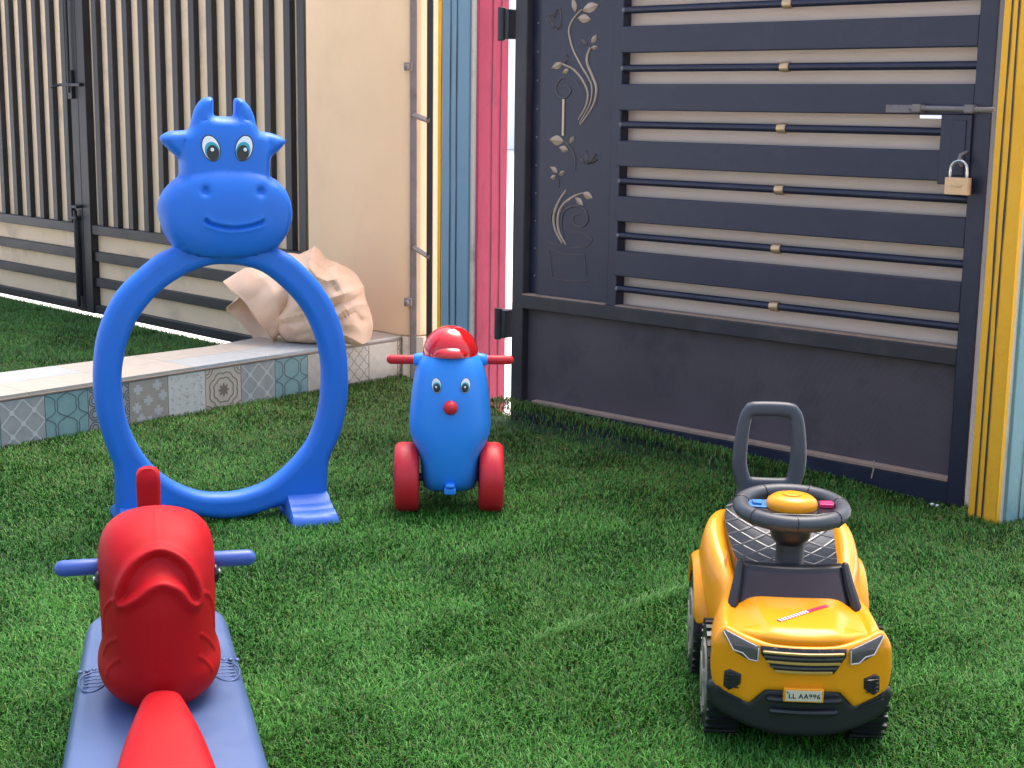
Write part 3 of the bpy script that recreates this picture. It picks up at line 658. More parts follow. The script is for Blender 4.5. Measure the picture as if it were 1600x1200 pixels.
# padlock hanging from the staple
pk = thing('padlock', 'brass padlock with a steel shackle hanging on the dark blue gate', 'padlock', GM @ Vector((-.060, -.058, .88)), GROT)
mb = MB(); mb.prism(rrect(.0345, .0115, .004), 0, .047); mb.build('lock_body', M['brass'], pk, bevel=.002)
mb = MB(); mb.tube([(-.024, 0, .046)] + [(-.024 * math.cos(t), 0, .068 + .024 * math.sin(t)) for t in np.linspace(0, math.pi, 12)] + [(.024, 0, .046)], .0042, 10); mb.build('shackle', M['steel'], pk)
mb = MB(); puff([(.019 * math.cos(t), .026 + .0062 * math.sin(t)) for t in np.linspace(0, 2 * math.pi, 24, endpoint=False)], [], .0008, .001, .004, mb=mb, mapf=lambda x, y, z: (x, y - .0117, z))
mb.tube([(-.012, -.0127, .026), (-.006, -.0127, .028), (0, -.0127, .0245), (.006, -.0127, .028), (.012, -.0127, .0255)], .0009, 6); mb.build('emblem', M['brass'], pk)

# ------------------------------------------------------------------ crawl-through cow hoop
ch_rz = R(21); ch_o = Vector((-.77, 3.82, 0)); CH = thing('cow_crawl_hoop', 'large blue plastic cow hoop with a round crawl hole and two feet', 'play hoop', ch_o, ch_rz)
CHM = LM(CH); chn = (math.sin(ch_rz), -math.cos(ch_rz), 0); CHI = CHM.inverted()
def chl(u, v, y=0.): p = CHI @ on_plane(u, v, CHM @ Vector((0, y, 0)), chn); return (p.x, p.z)
outer = [(249.5, 215), (263.5, 205.4), (293, 202), (298.5, 188), (304.6, 168.7), (314.2, 155.4), (325, 151.3), (331.6, 153), (332.9, 161.4), (333, 177), (337, 181), (357.7, 182), (364, 179.5), (365, 157.5), (368.6, 153), (378.3, 155), (389, 166), (396.4, 182), (402, 202), (408.5, 205), (425.4, 208.5), (441, 215), (445.5, 222), (437.5, 232.7), (423.5, 246), (421.5, 260), (422, 275), (432.7, 282), (447, 299), (455, 323), (455, 342.7), (448.4, 364.4), (434, 386), (436, 389), (461, 403.5), (496, 439), (519.7, 476), (535.4, 521), (542.4, 572), (541.2, 623), (531.4, 674), (514.5, 712), (511, 740), (510.3, 785.5), (510, 811), (500, 815), (455, 815), (443, 808), (441, 792), (433.5, 790), (394, 803), (351, 809), (308, 805), (270, 796), (263, 799), (261, 812), (252, 822), (190, 822), (182, 812), (180, 790), (178, 733), (171, 711), (157, 670), (148, 631), (144.7, 584), (149.4, 533), (163, 490), (184.7, 452.5), (214, 423), (245.4, 397.6), (267, 387), (267.5, 383), (256, 364.4), (247.8, 340), (246, 323), (251.4, 304), (266, 284.7), (278, 275), (279.5, 262), (278, 248.4), (268.3, 238.7), (256, 226.7)]
hole = [(355, 413), (324, 415), (288.5, 429), (253, 452.5), (224, 484), (202, 525), (191.7, 568), (190.5, 603), (196, 646), (212, 689.5), (237.5, 725), (269, 750), (308, 766), (343, 769), (378.6, 765), (418, 750), (453, 721), (480.5, 685.6), (496, 642.5), (501, 603), (500, 560), (490, 521), (470.7, 482), (441, 448.6), (410, 425), (382.5, 416)]
og = catmull([(*chl(u, v), 0) for u, v in outer], True, step=.006); hg = catmull([(*chl(u, v), 0) for u, v in hole], True, step=.008)
mc = chl(351, 333); mrx = abs(chl(456, 333)[0] - chl(246, 333)[0]) / 2 * .995; mrz = abs(chl(351, 265)[1] - chl(351, 401)[1]) / 2
hc = chl(352, 262); hrx = abs(chl(422, 262)[0] - chl(282, 262)[0]) / 2; hrz = chl(352, 183)[1] - hc[1]
nos = [chl(314, 296), chl(399, 297)]
mouth = catmull([(*chl(u, v), 0) for u, v in ((314, 341), (320, 346), (337, 351), (356, 353), (377, 351), (396, 346), (401, 343))], False, k=5); mouth = np.array([(p.x, p.y) for p in mouth])
def cow_front(x, z):
    e = abs((x - mc[0]) / mrx) ** 2.3 + abs((z - mc[1]) / mrz) ** 2.3
    h = 0.
    zz = (z - chl(350, 270)[1]) / .16; t = max(0, min(1, zz + .5)); 
    hd = abs((x - hc[0]) / hrx) ** 2.6 + abs((z - hc[1]) / hrz) ** 2.6
    if hd < 1: h += .020 * (1 - hd) ** .42
    if e < 1:
        m_ = .046 * (1 - e) ** .42 + .004; kk_ = .004; h = kk_ * math.log(math.exp(h / kk_) + math.exp(m_ / kk_)) - kk_ * math.log(1 + math.exp(-abs(0) - 6))
    for c in nos:
        d2_ = ((x - c[0]) ** 2 + (z - c[1]) ** 2) / .0105 ** 2
        if d2_ < 5: h -= .013 * math.exp(-d2_ * .9)
    if e < 1 and abs(z - mouth[:, 1].mean()) < .03:
        dm = math.sqrt(((mouth - np.array((x, z))) ** 2).sum(1).min()); h -= .0085 * math.exp(-(dm / .0045) ** 2); h += .002 * math.exp(-((dm - .009) / .004) ** 2)
    return h
ex = []
for c in nos:
    for rr in (.0, .003, .006, .009, .012, .016, .02): ex += [(c[0] + rr * math.cos(t), c[1] + rr * math.sin(t)) for t in np.linspace(0, 6.283, 16, endpoint=False)]
for p in mouth:
    for dz in (-.014, -.010, -.007, -.0045, -.002, 0, .002, .0045, .007, .010, .014): ex.append((p[0], p[1] + dz))
for rr in (.9, .95, .98, 1.0, 1.03): ex += [(hc[0] + hrx * rr * math.copysign(abs(math.cos(t)) ** (2 / 2.6), math.cos(t)), hc[1] + hrz * rr * math.copysign(abs(math.sin(t)) ** (2 / 2.6), math.sin(t))) for t in np.linspace(0, 3.1416, 60, endpoint=False)]
for rr in (.8, .88, .93, .96, .98, .995, 1.01, 1.04): ex += [(mc[0] + mrx * rr * math.copysign(abs(math.cos(t)) ** (2 / 2.3), math.cos(t)), mc[1] + mrz * rr * math.copysign(abs(math.sin(t)) ** (2 / 2.3), math.sin(t))) for t in np.linspace(0, 6.283, 110, endpoint=False)]
hoop_mb = puff(og, [hg], .034, .021, .0085, front=cow_front, extra=np.array(ex))
hoop = hoop_mb.build('hoop_body', M['blue'], CH, smooth=60)
def csurf(x, z): return -(.034 + cow_front(x, z))
for u, sg in ((329.5, 1), (381, -1)):
    c = chl(u, 231.5, -.05); px = abs(chl(360, 231)[0] - chl(359, 231)[0])
    mb = MB(); rot = R(17) * sg
    ellipse_sticker(mb, c, 14.2 * px, 21 * px, rot, 0, csurf, .0008); ellipse_sticker(mb, c, 12.6 * px, 19.2 * px, rot, 1, csurf, .0016)
    ellipse_sticker(mb, (c[0] + 1.8 * sg * px, c[1] - 4.5 * px), 11.2 * px, 14.6 * px, rot, 2, csurf, .0024); ellipse_sticker(mb, (c[0] + 2.4 * sg * px, c[1] - 7 * px), 9.4 * px, 12 * px, rot * .5, 3, csurf, .0032)
    ellipse_sticker(mb, (c[0] + 1.5 * px, c[1] - 2.0 * px), 2.7 * px, 2.8 * px, 0, 4, csurf, .0040)
    mb.build('eye', [M['blk'], M['white'], M['teal'], M['blk'], M['white']], CH, smooth=None)
for xa, xb in ((chl(443, 800)[0], chl(510, 800)[0]), (chl(183, 800)[0], chl(261, 800)[0])):
    mb = MB(); wd = (xb - xa) / 2; cx = (xa + xb) / 2; rings = []
    for y, z, kx in ((.15, .012, 1.05), (.15, .028, 1.05), (.10, .045, 1.0), (.035, .068, .98), (-.02, .070, .98), (-.045, .062, 1.0), (-.062, .050, 1.0), (-.066, .046, 1.0), (-.072, .047, 1.02), (-.088, .039, 1.02), (-.092, .035, 1.02), (-.098, .037, 1.04), (-.112, .031, 1.05), (-.125, .026, 1.05), (-.132, .016, 1.05), (-.133, .004, 1.05)):
        h = wd * kx; rings.append([(cx - h, y, 0), (cx - h, y, z * .75), (cx - h * .93, y, z), (cx - h * .3, y, z), (cx + h * .3, y, z), (cx + h * .93, y, z), (cx + h, y, z * .75), (cx + h, y, 0)])
    mb.loft(rings); mb.build('foot', M['paleblue2'] if 'paleblue2' in M else M.setdefault('paleblue2', mat('foot_blue_plastic', (.05, .16, .58), .4, .45, var=.06)), CH, smooth=50)

# ------------------------------------------------------------------ ride-on toy with a cap and red wheels
RO = thing('ride_on_toy', 'blue bullet shaped ride-on toy with a red cap and red wheels', 'ride-on toy', (-.168, 3.96, .016), R(3))
k = .000482
prof = [(.045, .060, .035), (.052, .070, .055), (.07, .076, .075), (.10, .0785, .088), (.135, .080, .096), (.16, .088, .100), (.19, .106, .103), (.22, .1125, .104), (.25, .1115, .103), (.30, .1075, .100), (.35, .102, .094), (.39, .093, .086), (.415, .083, .076), (.432, .066, .062), (.445, .042, .042), (.45, .015, .012)]
mb = MB(); rings = []
for z, hw, hd in prof:
    ring = []
    for q in range(36):
        t = 2 * math.pi * q / 36; c_, s_ = math.cos(t), math.sin(t); e_ = 2.35
        ring.append((hw * math.copysign(abs(c_) ** (2 / e_), c_), hd * math.copysign(abs(s_) ** (2 / e_), s_), z))
    rings.append(ring)
mb.loft(rings); body = mb.build('body', M['blue2'], RO, smooth=60, sub=1)
def rsurf(x, z):
    for (z0, w0, d0), (z1, w1, d1_) in zip(prof[:-1], prof[1:]):
        if z0 <= z <= z1:
            t = (z - z0) / (z1 - z0); w_ = w0 + (w1 - w0) * t; d_ = d0 + (d1_ - d0) * t; return -d_ * max(.05, 1 - abs(x / w_) ** 2.35) ** (1 / 2.35)
    return -.08
mb = MB(); rings = []
for y, zc, hw, hh in ((.06, .20, .07, .10), (.12, .19, .075, .085), (.2, .185, .085, .075), (.28, .19, .08, .075), (.33, .22, .07, .09), (.36, .25, .055, .09), (.37, .26, .03, .06)):
    rings.append([(hw * math.cos(2 * math.pi * q / 20), y, zc + hh * math.sin(2 * math.pi * q / 20)) for q in range(20)])
mb.loft(rings); mb.build('saddle', M['blue2'], RO, smooth=60, sub=1)
for x, y in ((-.118, .0), (.113, .0), (0, .33)):
    mb = MB(); W = .0335; rr = [(-W, .02), (-W, .06), (-W, .078), (-W * .93, .088), (-W * .7, .0945), (-W * .3, .0965), (W * .3, .0965), (W * .7, .0945), (W * .93, .088), (W, .078), (W, .06), (W * .8, .05), (W * .8, .02)]
    mb.loft([[(x + a, y + r_ * math.cos(2 * math.pi * q / 40), .0795 + r_ * math.sin(2 * math.pi * q / 40)) for q in range(40)] for a, r_ in rr]); mb.build('wheel', M['red2'], RO, smooth=50)
mb = MB(); mb.tube([(-.115, 0, .0795), (.115, 0, .0795)], .012); mb.build('axles', M['greyp'], RO)
for sg in (-1, 1):
    mb = MB(); mb.tube([(sg * .07, .0, .407), (sg * .160, .0, .407)], .0128, 14); mb.build('handle', M['red2'], RO)
    mb = MB(); mb.tube([(sg * .066, .0, .407), (sg * .089, .0, .407)], [.021, .0175], 14); mb.build('handle_boss', M['blue2'], RO)
mb = MB(); mb.ell((0, .0, .423), .0755, .077, .078, 0, 32, 14, 0, 90); cap = mb.build('cap', M['glossred'], RO, smooth=60)
mb = MB(); rings = []
for i in range(9):
    a = R(-8 + 98 * i / 8); ring = []
    for q in range(24):
        t = 2 * math.pi * q / 24; f = math.cos(a) if i < 8 else .03
        ring.append((.050 * f * math.cos(t), -.040 + .050 * f * math.sin(t), .432 + .026 * math.sin(a) - .06 * max(0, -(.058 * f * math.sin(t)))))
    rings.append(ring)
mb.loft(rings); mb.build('visor', M['glossred'], cap, smooth=60)
nz_ = .295; mb = MB(); mb.ell((.0, rsurf(0, nz_) - .006, nz_), .0195, .0195, .0195, 0, 20, 12); mb.build('nose', M['red2'], RO)
for sg in (-1, 1):
    c = (sg * .0385 + .001, .352); mb = MB()
    ellipse_sticker(mb, c, .0135, .0205, R(-6 * sg), 0, rsurf, .0008); ellipse_sticker(mb, c, .0125, .0195, R(-6 * sg), 1, rsurf, .0015)
    ellipse_sticker(mb, (c[0] - .0008 * sg, c[1] - .0045), .0112, .0135, 0, 2, rsurf, .0022); ellipse_sticker(mb, (c[0] - .001 * sg, c[1] - .0065), .0088, .0115, 0, 3, rsurf, .003); ellipse_sticker(mb, (c[0] - .001, c[1] - .003), .0026, .0028, 0, 4, rsurf, .0038)
    mb.build('eye', [M['blk'], M['white'], M['teal'], M['blk'], M['white']], RO, smooth=None)
mb = MB(); mb.box(-.016, .016, -.098, -.06, .052, .072); mb.box(-.013, .013, -.104, -.06, .072, .084); mb.build('tow_tab', M['blue2'], RO, bevel=.006)

# ------------------------------------------------------------------ red fish rocker
FI = thing('fish_rocker', 'red fish rocker on a pale blue base with blue handles', 'rocker', FISHO, FISHZ); FM = LM(FI); FMI = FM.inverted()
mb = MB(); rings = []
for z, g_, ye in ((.0, .0, -.03), (.02, .012, -.005), (.055, .012, 0), (.09, .006, 0), (.108, -.002, 0), (.117, -.010, 0), (.120, -.022, 0)):
    pl_ = []
    y0, y1 = -.47 - g_ - ye, .405 + g_ + ye
    for x, y in rrect(1, 1, .0, 1)[:0] or []: pass
    pts = []
    for cxs, cys, a0 in ((1, 1, 0), (-1, 1, 90), (-1, -1, 180), (1, -1, 270)):
        for i in range(8):
            a = R(a0 + 90 * i / 7); rad = .055
            yy = (y1 - rad) if cys > 0 else (y0 + rad); hw = (.128 if cys > 0 else .153) + g_
            pts.append((cxs * (hw - rad) + rad * math.cos(a), yy + rad * math.sin(a), z))
    rings.append(pts)
mb.loft(rings); mb.build('base', M['paleblue'], FI, smooth=60)
fprof = [(.118, .044, -.105, .10), (.126, .062, -.125, .11), (.136, .083, -.137, .115), (.150, .096, -.146, .125), (.168, .1015, -.151, .128), (.182, .1025, -.153, .13), (.194, .099, -.154, .13), (.204, .0935, -.155, .13), (.25, .0935, -.156, .13), (.30, .0955, -.156, .125), (.34, .0955, -.150, .115), (.375, .0935, -.128, .10), (.40, .085, -.100, .085), (.42, .065, -.066, .065), (.431, .036, -.034, .04), (.4345, .010, -.010, .012)]
def fsec(z):
    for p, q in zip(fprof[:-1], fprof[1:]):
        if p[0] <= z <= q[0]:
            t = (z - p[0]) / (q[0] - p[0]); return [p[i] + (q[i] - p[i]) * t for i in (1, 2, 3)]
    return fprof[-1][1:]
def fsec(z):
    i = int(np.interp(z, FZ, np.arange(len(FZ)))); return [float(np.interp(z, FZ, FW[:, k])) for k in range(3)]
def fskin(nz, nq, disp=None):
    rings = []; zs = [.118 + (.4345 - .118) * (1 - (1 - i / nz) ** 1.25) for i in range(nz + 1)]; zs[-1] = .4345
    for z in zs:
        hw, yf, yb = fsec(z); ring = []
        for q in range(nq):
            t = 2 * math.pi * q / nq - math.pi / 2; c_, s_ = math.cos(t), math.sin(t); e_ = 2.4
            yy = yb * abs(s_) ** (2 / e_) if s_ > 0 else yf * abs(s_) ** (2 / e_)
            p = Vector((hw * math.copysign(abs(c_) ** (2 / e_), c_), yy - .01, z))
            if disp: p += Vector((p.x * .9, p.y + .01, (z - .30) * .5)).normalized() * disp(p)
            ring.append(p)
        rings.append(ring)
    b_ = MB(); b_.loft(rings); return b_
_z = np.array([p[0] for p in fprof]); _w = np.array([p[1:] for p in fprof]); FZ = np.linspace(_z[0], _z[-1], 240); FW = np.stack([np.interp(FZ, _z, _w[:, k]) for k in range(3)], 1)
for _ in range(70):
    FW[1:-1] = .25 * FW[:-2] + .5 * FW[1:-1] + .25 * FW[2:]
raw = fskin(40, 60); tri = BVHTree.FromPolygons([Vector(p) for p in raw.v], raw.f)
def fhit(u, v, off=0.):
    o_ = FMI @ EYEP; d_ = (FMI.to_3x3() @ ray(u, v)).normalized(); h_, n__, i_, dd_ = tri.ray_cast(o_, d_)
    return None if h_ is None else h_ - d_ * off
def fline(px, closed=False, k=5):
    q = [p for p in (fhit(u, v) for u, v in px) if p]
    return catmull(q, closed, k=k) if len(q) > 1 else []
lip = fline([(184.5, 938), (194.7, 902), (219, 872), (248, 860), (276, 869), (300, 895), (310, 930), (306, 943), (295, 938.7), (280.5, 921), (256, 911), (235.6, 917), (217, 932.5), (199, 942.7), (190, 944)], True, 14)
lip_np = np.array([tuple(p) for p in lip]); lip2 = np.array([(p.x, p.z) for p in lip])
rid = []
for ch in ([(162, 985), (163, 955), (172, 940), (182, 935)], [(318, 925), (328, 932), (333, 950), (334, 975)], [(161, 1022), (168, 1006), (182, 998)], [(315, 991), (328, 1001), (335, 1012)], [(166, 1055), (172, 1040), (186, 1030)], [(312, 1025), (326, 1036), (332, 1048)]):
    rid += fline(ch, k=8)
rid_np = np.array([tuple(p) for p in rid])
def fdisp(p):
    if p.y > .02: return 0.
    v = np.array(tuple(p)); d = math.sqrt(((lip_np - v) ** 2).sum(1).min()); h = .0105 * math.exp(-(d / .0105) ** 2)
    if d < .05 and inside(np.array([[p.x, p.z]]), [lip2])[0]: h -= .010 * min(1, d / .012)
    d2_ = math.sqrt(((rid_np - v) ** 2).sum(1).min()); h += .0032 * math.exp(-(d2_ / .0032) ** 2)
    h += .0007 * math.exp(-(p.x / .0016) ** 2)
    return h
fbody = fskin(150, 200, fdisp).build('fish_body', M['red'], FI, smooth=80)
for sg in (-1, 1):
    mb = MB(); mb.ell((sg * .0945, -.05, .326), .0075, .013, .016, 0, 14, 8); e_ = mb.build('eye', M['blk'], FI); 
    mb = MB(); mb.ell((sg * .1005, -.055, .332), .0022, .003, .003, 0, 10, 6); mb.build('glint_dot', M['white'], e_)
    mb = MB(); mb.tube([(sg * .09, 0, .335), (sg * .152, 0, .335)], .0138, 14); mb.build('handle', M['barblue'], FI)
mb = MB(); rings = []
for y, z, hw, hh in ((-.14, .155, .022, .02), (-.19, .150, .028, .022), (-.197, .154, .033, .034), (-.215, .156, .037, .036), (-.25, .150, .046, .036), (-.29, .146, .056, .036), (-.34, .138, .066, .030), (-.40, .132, .075, .022), (-.45, .128, .078, .012)):
    rings.append([(hw * math.copysign(abs(math.cos(t)) ** .62, math.cos(t)), y, z + hh * math.sin(t)) for t in np.linspace(0, 2 * math.pi, 24, endpoint=False)])
mb.loft(rings); tail = mb.build('tail', M['red'], FI, smooth=70, sub=1)
mb = MB(); rings = []
for y, z, hw in ((.09, .20, .08), (.14, .185, .07), (.2, .18, .065), (.26, .185, .06), (.32, .2, .045), (.335, .21, .03)):
    rings.append([(-hw, y, .115), (-hw, y, z - .03), (-hw * .8, y, z), (hw * .8, y, z), (hw, y, z - .03), (hw, y, .115)])
mb.loft(rings); mb.build('saddle', M['red'], FI, smooth=50, sub=1)
mb = MB(); rings = []
for z, hw, y in ((.15, .020, .275), (.25, .0195, .285), (.34, .021, .295), (.40, .0222, .300), (.416, .0215, .302), (.425, .017, .302), (.428, .008, .302)):
    rings.append([(-.008 + a, y + b, z) for a, b in rrect(hw, .018 if z < .42 else .012, .007 if z < .427 else .004, 4)])
mb.loft(rings); mb.build('backrest', M['red'], FI, smooth=60)
for sg in (-1, 1):
    mb = MB(); c = (sg * .112, .03); P = [(c[0] + .024 * math.cos(t) * (1 + .18 * math.sin(t)) - sg * .004 * math.sin(t), c[1] + .046 * math.sin(t), .120) for t in np.linspace(0, 2 * math.pi, 28, endpoint=False)]
    mb.tube(P, .0018, 6, closed=True)
    for i in range(5): mb.ell((c[0] - sg * .0 + (i - 2) * .0115, c[1] + .060 - abs(i - 2.2) * .004, .120), .005, .0065, .003, 0, 10, 5)
    for i in range(4): mb.tube([(c[0] + x, c[1] - .022 + i * .016 + .002 * math.sin(x * 600), .120) for x in np.linspace(-.015, .015, 9)], .0013, 6)
    mb.build('footprint', M['paleblue'], FI, smooth=70)

# ------------------------------------------------------------------ yellow push car
CA = thing('push_car', 'yellow ride-on push car with a black steering wheel and tall push handle', 'push car', CARO + Vector((0, 0, .02)), CARZ); CM = LM(CA)
def fy(x, z): return 1.5 * x * x + .02 * abs(x) + .25 * max(0, z - .185)
def half(h): return h + [(-x, z) for x, z in h[::-1] if abs(x) > 1e-6]
# body shell from the wheel arches back
st = [(.035, .150, .105, .196), (.07, .152, .112, .207), (.12, .151, .12, .213), (.16, .145, .100, .220), (.21, .133, .075, .222), (.26, .134, .075, .228), (.31, .143, .085, .240), (.35, .153, .115, .258), (.40, .158, .125, .275), (.44, .156, .115, .288), (.48, .142, .085, .296), (.515, .118, .085, .292), (.535, .085, .095, .275)]
mb = MB(); rings = []
for y, hw, b, t in st:
    hin = hw * .70 if .2 < y < .5 else hw * .78; dip = .012 if y < .2 else .028
    if y > .5: dip = .01
    h = [(0, b), (hw * .75, b), (hw * .93, b + .012), (hw, b + (t - b) * .35), (hw * .99, b + (t - b) * .62), (hw * .93, t - .016), (hw * .86, t), (hin, t - .003), (hin * .93, t - dip), (0, t - dip)]
    rings.append([(x, y, z) for x, z in h] + [(-x, y, z) for x, z in h[-2:0:-1]])
mb.loft(rings); mb.build('body', M['yellow'], CA, smooth=60, sub=2)
# rounded yellow flares over the rear wheels
for sg in (-1, 1):
    mb = MB(); rings = []
    for a in np.linspace(R(10), R(172), 10):
        c_, s_ = math.cos(a), math.sin(a); 
        rings.append([(sg * x, .43 + c_ * r_, .09 + s_ * r_ * 1.08) for x, r_ in ((.10, .10), (.150, .103), (.166, .107), (.168, .114), (.160, .122), (.13, .132), (.10, .135))])
    mb.loft(rings); mb.build('rear_fender', M['yellow'], CA, smooth=70, sub=1)
# fascia
top_ = [(0, .192), (.035, .1925), (.066, .195), (.10, .203), (.132, .2125)]; side_ = [(.149, .19), (.153, .165), (.1535, .14), (.150, .115), (.143, .105), (.118, .094), (.090, .084), (.083, .089), (.066, .107), (.055, .112), (0, .113)]
ol = half(top_ + side_)
mb = puff(catmull([(x, z, 0) for x, z in ol], True, step=.008), [], .008, .010, .009, mapf=lambda x, y, z: (x, fy(x, z) + y, z), Tb=.02)
mb.build('front_fascia', M['yellow'], CA, smooth=60)
# hood with a raised centre
hood_ol = [(0, .004), (.04, .006), (.068, .013), (.10, .034), (.128, .058), (.140, .075), (.136, .105), (.120, .145), (.108, .163), (0, .163)]
def hoodz(x, y): return .1985 + .11 * min(y, .1) + .06 * max(0, y - .1) - 1.1 * max(0, abs(x) - .06) ** 1.5 * (1 if y > .05 else .6)
def hood_bump(x, z):
    w_ = .060 + .20 * max(0, z - .02); a = 1 / (1 + math.exp((abs(x) - w_) / .004)); b = 1 / (1 + math.exp(-(z - .016) / .004)); return .007 * a * b
hl = catmull([(x, y, 0) for x, y in half(hood_ol)], True, step=.008)
mb = puff(hl, [], .007, .009, .006, front=hood_bump, mapf=lambda x, y, z: (x, z, hoodz(x, z) - y), Tb=.012); mb.build('hood', M['yellow'], CA, smooth=60)
def hoodtop(x, y): return hoodz(x, y) + .007 + hood_bump(x, y)
mb = MB(); A = Vector((-.040, .050)); B = Vector((.053, .120)); d = (B - A); K = 34; nn = Vector((-d.y, d.x)).normalized() * .0045
for kk in range(K):
    if kk < 20 and kk % 2: mi = 1
    else: mi = 0
    p, q = A + d * kk / K, A + d * (kk + 1) / K; vs = [(p - nn), (q - nn), (q + nn), (p + nn)]
    mb.add([(v.x, v.y, hoodtop(v.x, v.y) + .0012) for v in vs], [(0, 1, 2, 3)], mi)
mb.build('hood_sticker', [M['stickred'], M['white']], CA, smooth=None)
# grille, lights, fog lamps, plate
def wrap(ol, T, r, off, mats, name, step=.007, par=CA, smooth=50):
    mb = puff(catmull([(x, z, 0) for x, z in ol], True, step=.004) if len(ol) > 12 else [Vector(p) for a, b in zip(ol, ol[1:] + ol[:1]) for p in [(a[0] + (b[0] - a[0]) * t, a[1] + (b[1] - a[1]) * t, 0) for t in np.linspace(0, 1, 7)[:-1]]], [], T, r, step, mapf=lambda x, y, z: (x, fy(x, z) - .008 + y - off, z), Tb=.004)
    return mb.build(name, mats, par, smooth=smooth)
gr = wrap([(-.074, .191), (.070, .191), (.070, .178), (.050, .147), (-.046, .147), (-.072, .176)], .003, .003, .001, M['blackp'], 'grille')
mb = MB()
for z, hw in ((.183, .066), (.175, .064), (.1665, .060), (.1585, .054), (.151, .047)):
    for k_ in (1,): 
        pts = [(x - .002, fy(x, z) - .0135, z) for x in np.linspace(-hw, hw, 13)]; mb.tube(pts, .0026 if z != .175 and z != .1585 else .0022, 6, 0 if z in (.183, .1665, .151) else 1)
mb.build('grille_bars', [M['gold'], M['lens']], gr)
for sg in (-1, 1):
    o = wrap([(sg * x, z) for x, z in ((.075, .189), (.078, .163), (.092, .163), (.118, .176), (.136, .204), (.132, .210), (.105, .200))][::sg], .004, .004, .0005, M['lens'], 'headlight')
    mb = MB(); mb.tube([(sg * x, fy(x, z) - .0135, z) for x, z in ((.079, .165), (.092, .166), (.103, .176), (.118, .179), (.134, .206))], .0012, 6); mb.tube([(sg * x, fy(x, z) - .0135, z) for x, z in ((.077, .187), (.078, .165))], .0012, 6); mb.build('lens_line', M['lensrim'], o)
    f_ = wrap([(sg * x, z) for x, z in ((.103, .136), (.122, .142), (.131, .137), (.132, .110), (.122, .104), (.104, .118))][::sg], .003, .003, .0005, M['blackp'], 'fog_lamp')
    mb = MB()
    for z in (.112, .119, .126, .133): mb.tube([(sg * x, fy(x, z) - .012, z) for x in (.108, .118, .128)], .0013, 6)
    mb.build('fog_ribs', M['glossblack'], f_)
mb = MB(); mb.box(-.034, .033, -.019, -.006, .1005, .1245, 0); pf = mb.build('number_plate', M['yellow'], CA, bevel=.0015)
mb = MB(); mb.box(-.0305, .0295, -.0205, -.0188, .1035, .1215, 0); mb.build('plate_face', M['platecol'], pf)
def text(s, size, loc, parent, mtl, name):
    cu = bpy.data.curves.new(name, 'FONT'); cu.body = s; cu.size = size; cu.align_x = 'CENTER'; cu.extrude = .0003; cu.space_character = 1.12; cu.offset = .00012
    t = bpy.data.objects.new(name, cu); COL.objects.link(t); dg = bpy.context.evaluated_depsgraph_get(); me = bpy.data.meshes.new_from_object(t.evaluated_get(dg)); bpy.data.objects.remove(t)
    me.materials.clear(); me.materials.append(mtl); o = bpy.data.objects.new(name, me); COL.objects.link(o); o.parent = parent; o.location = loc; o.rotation_euler = (R(90), 0, 0); return o
text('LL AA996', .0118, (.0005, -.0208, .1083), pf, M['blk'], 'plate_lettering')
mb = MB(); mb.box(-.0285, -.0268, -.0209, -.0204, .1165, .120, 0); mb.build('plate_mark', M['blk'], pf)
# black bumper and underside
mb = puff(catmull([(x, z, 0) for x, z in half([(0, .116), (.058, .114), (.072, .104), (.084, .092), (.092, .088), (.13, .102), (.150, .112), (.158, .100), (.155, .082), (.14, .062), (.10, .044), (.05, .032), (0, .031)])], True, step=.008), [], .008, .008, .009, mapf=lambda x, y, z: (x, fy(x, z) + .006 + y, z), Tb=.03); mb.build('bumper', M['blackp'], CA, smooth=60)
mb = MB()
for x0, x1, z0, z1 in ((-.055, .062, .092, .104), (-.05, .055, .072, .082)): mb.tube([(x, fy(x, .1) - .006, (z0 + z1) / 2) for x in np.linspace(x0, x1, 8)], .006, 8)
for sg in (-1, 1):
    for z in (.082, .089, .096): mb.tube([(sg * x, fy(x, .1) - .004, z + (x - .1) * .25) for x in (.102, .12, .14)], .0022, 6)
mb.build('bumper_ribs', M['blackp'], CA)
mb = MB(); mb.box(-.11, .11, .05, .50, .045, .10); mb.build('chassis', M['blackp'], CA, bevel=.01)
# windscreen
mb = MB(); B0, B1, T0, T1 = .108, .163, .092, .205; zb, zt = .211, .272
def wsP(x, t): return (x * (B0 + (T0 - B0) * t), B1 + (T1 - B1) * t - .018 * (1 - x * x), zb + (zt - zb) * t)
N = 10; rings = [[wsP(x, t) for x in np.linspace(-1, 1, N)] for t in (0, .5, 1)]
back_ = [[(a, b + .022, c) for a, b, c in r_] for r_ in rings]
mb.loft([f_ + b_[::-1] for f_, b_ in zip(rings, back_)]); ws = mb.build('windscreen', M['blackp'], CA, bevel=.003, smooth=40)
mb = MB(); rings = [[(p[0], p[1] - .0025, p[2]) for p in (wsP(x * .86 - .02 * 0, t) for x in np.linspace(-1, 1, N))] for t in (.06, .5, .86)]; mb.loft(rings, 0, False, False, closed=False); mb.build('windscreen_sticker', M['winddark'], ws)
for sg in (-1, 1):
    mb = MB(); mb.tube([(sg * .110, .150, .209), (sg * .100, .178, .243), (sg * .094, .200, .274)], [.010, .009, .007], 8); mb.build('windscreen_pillar', M['blackp'], ws)
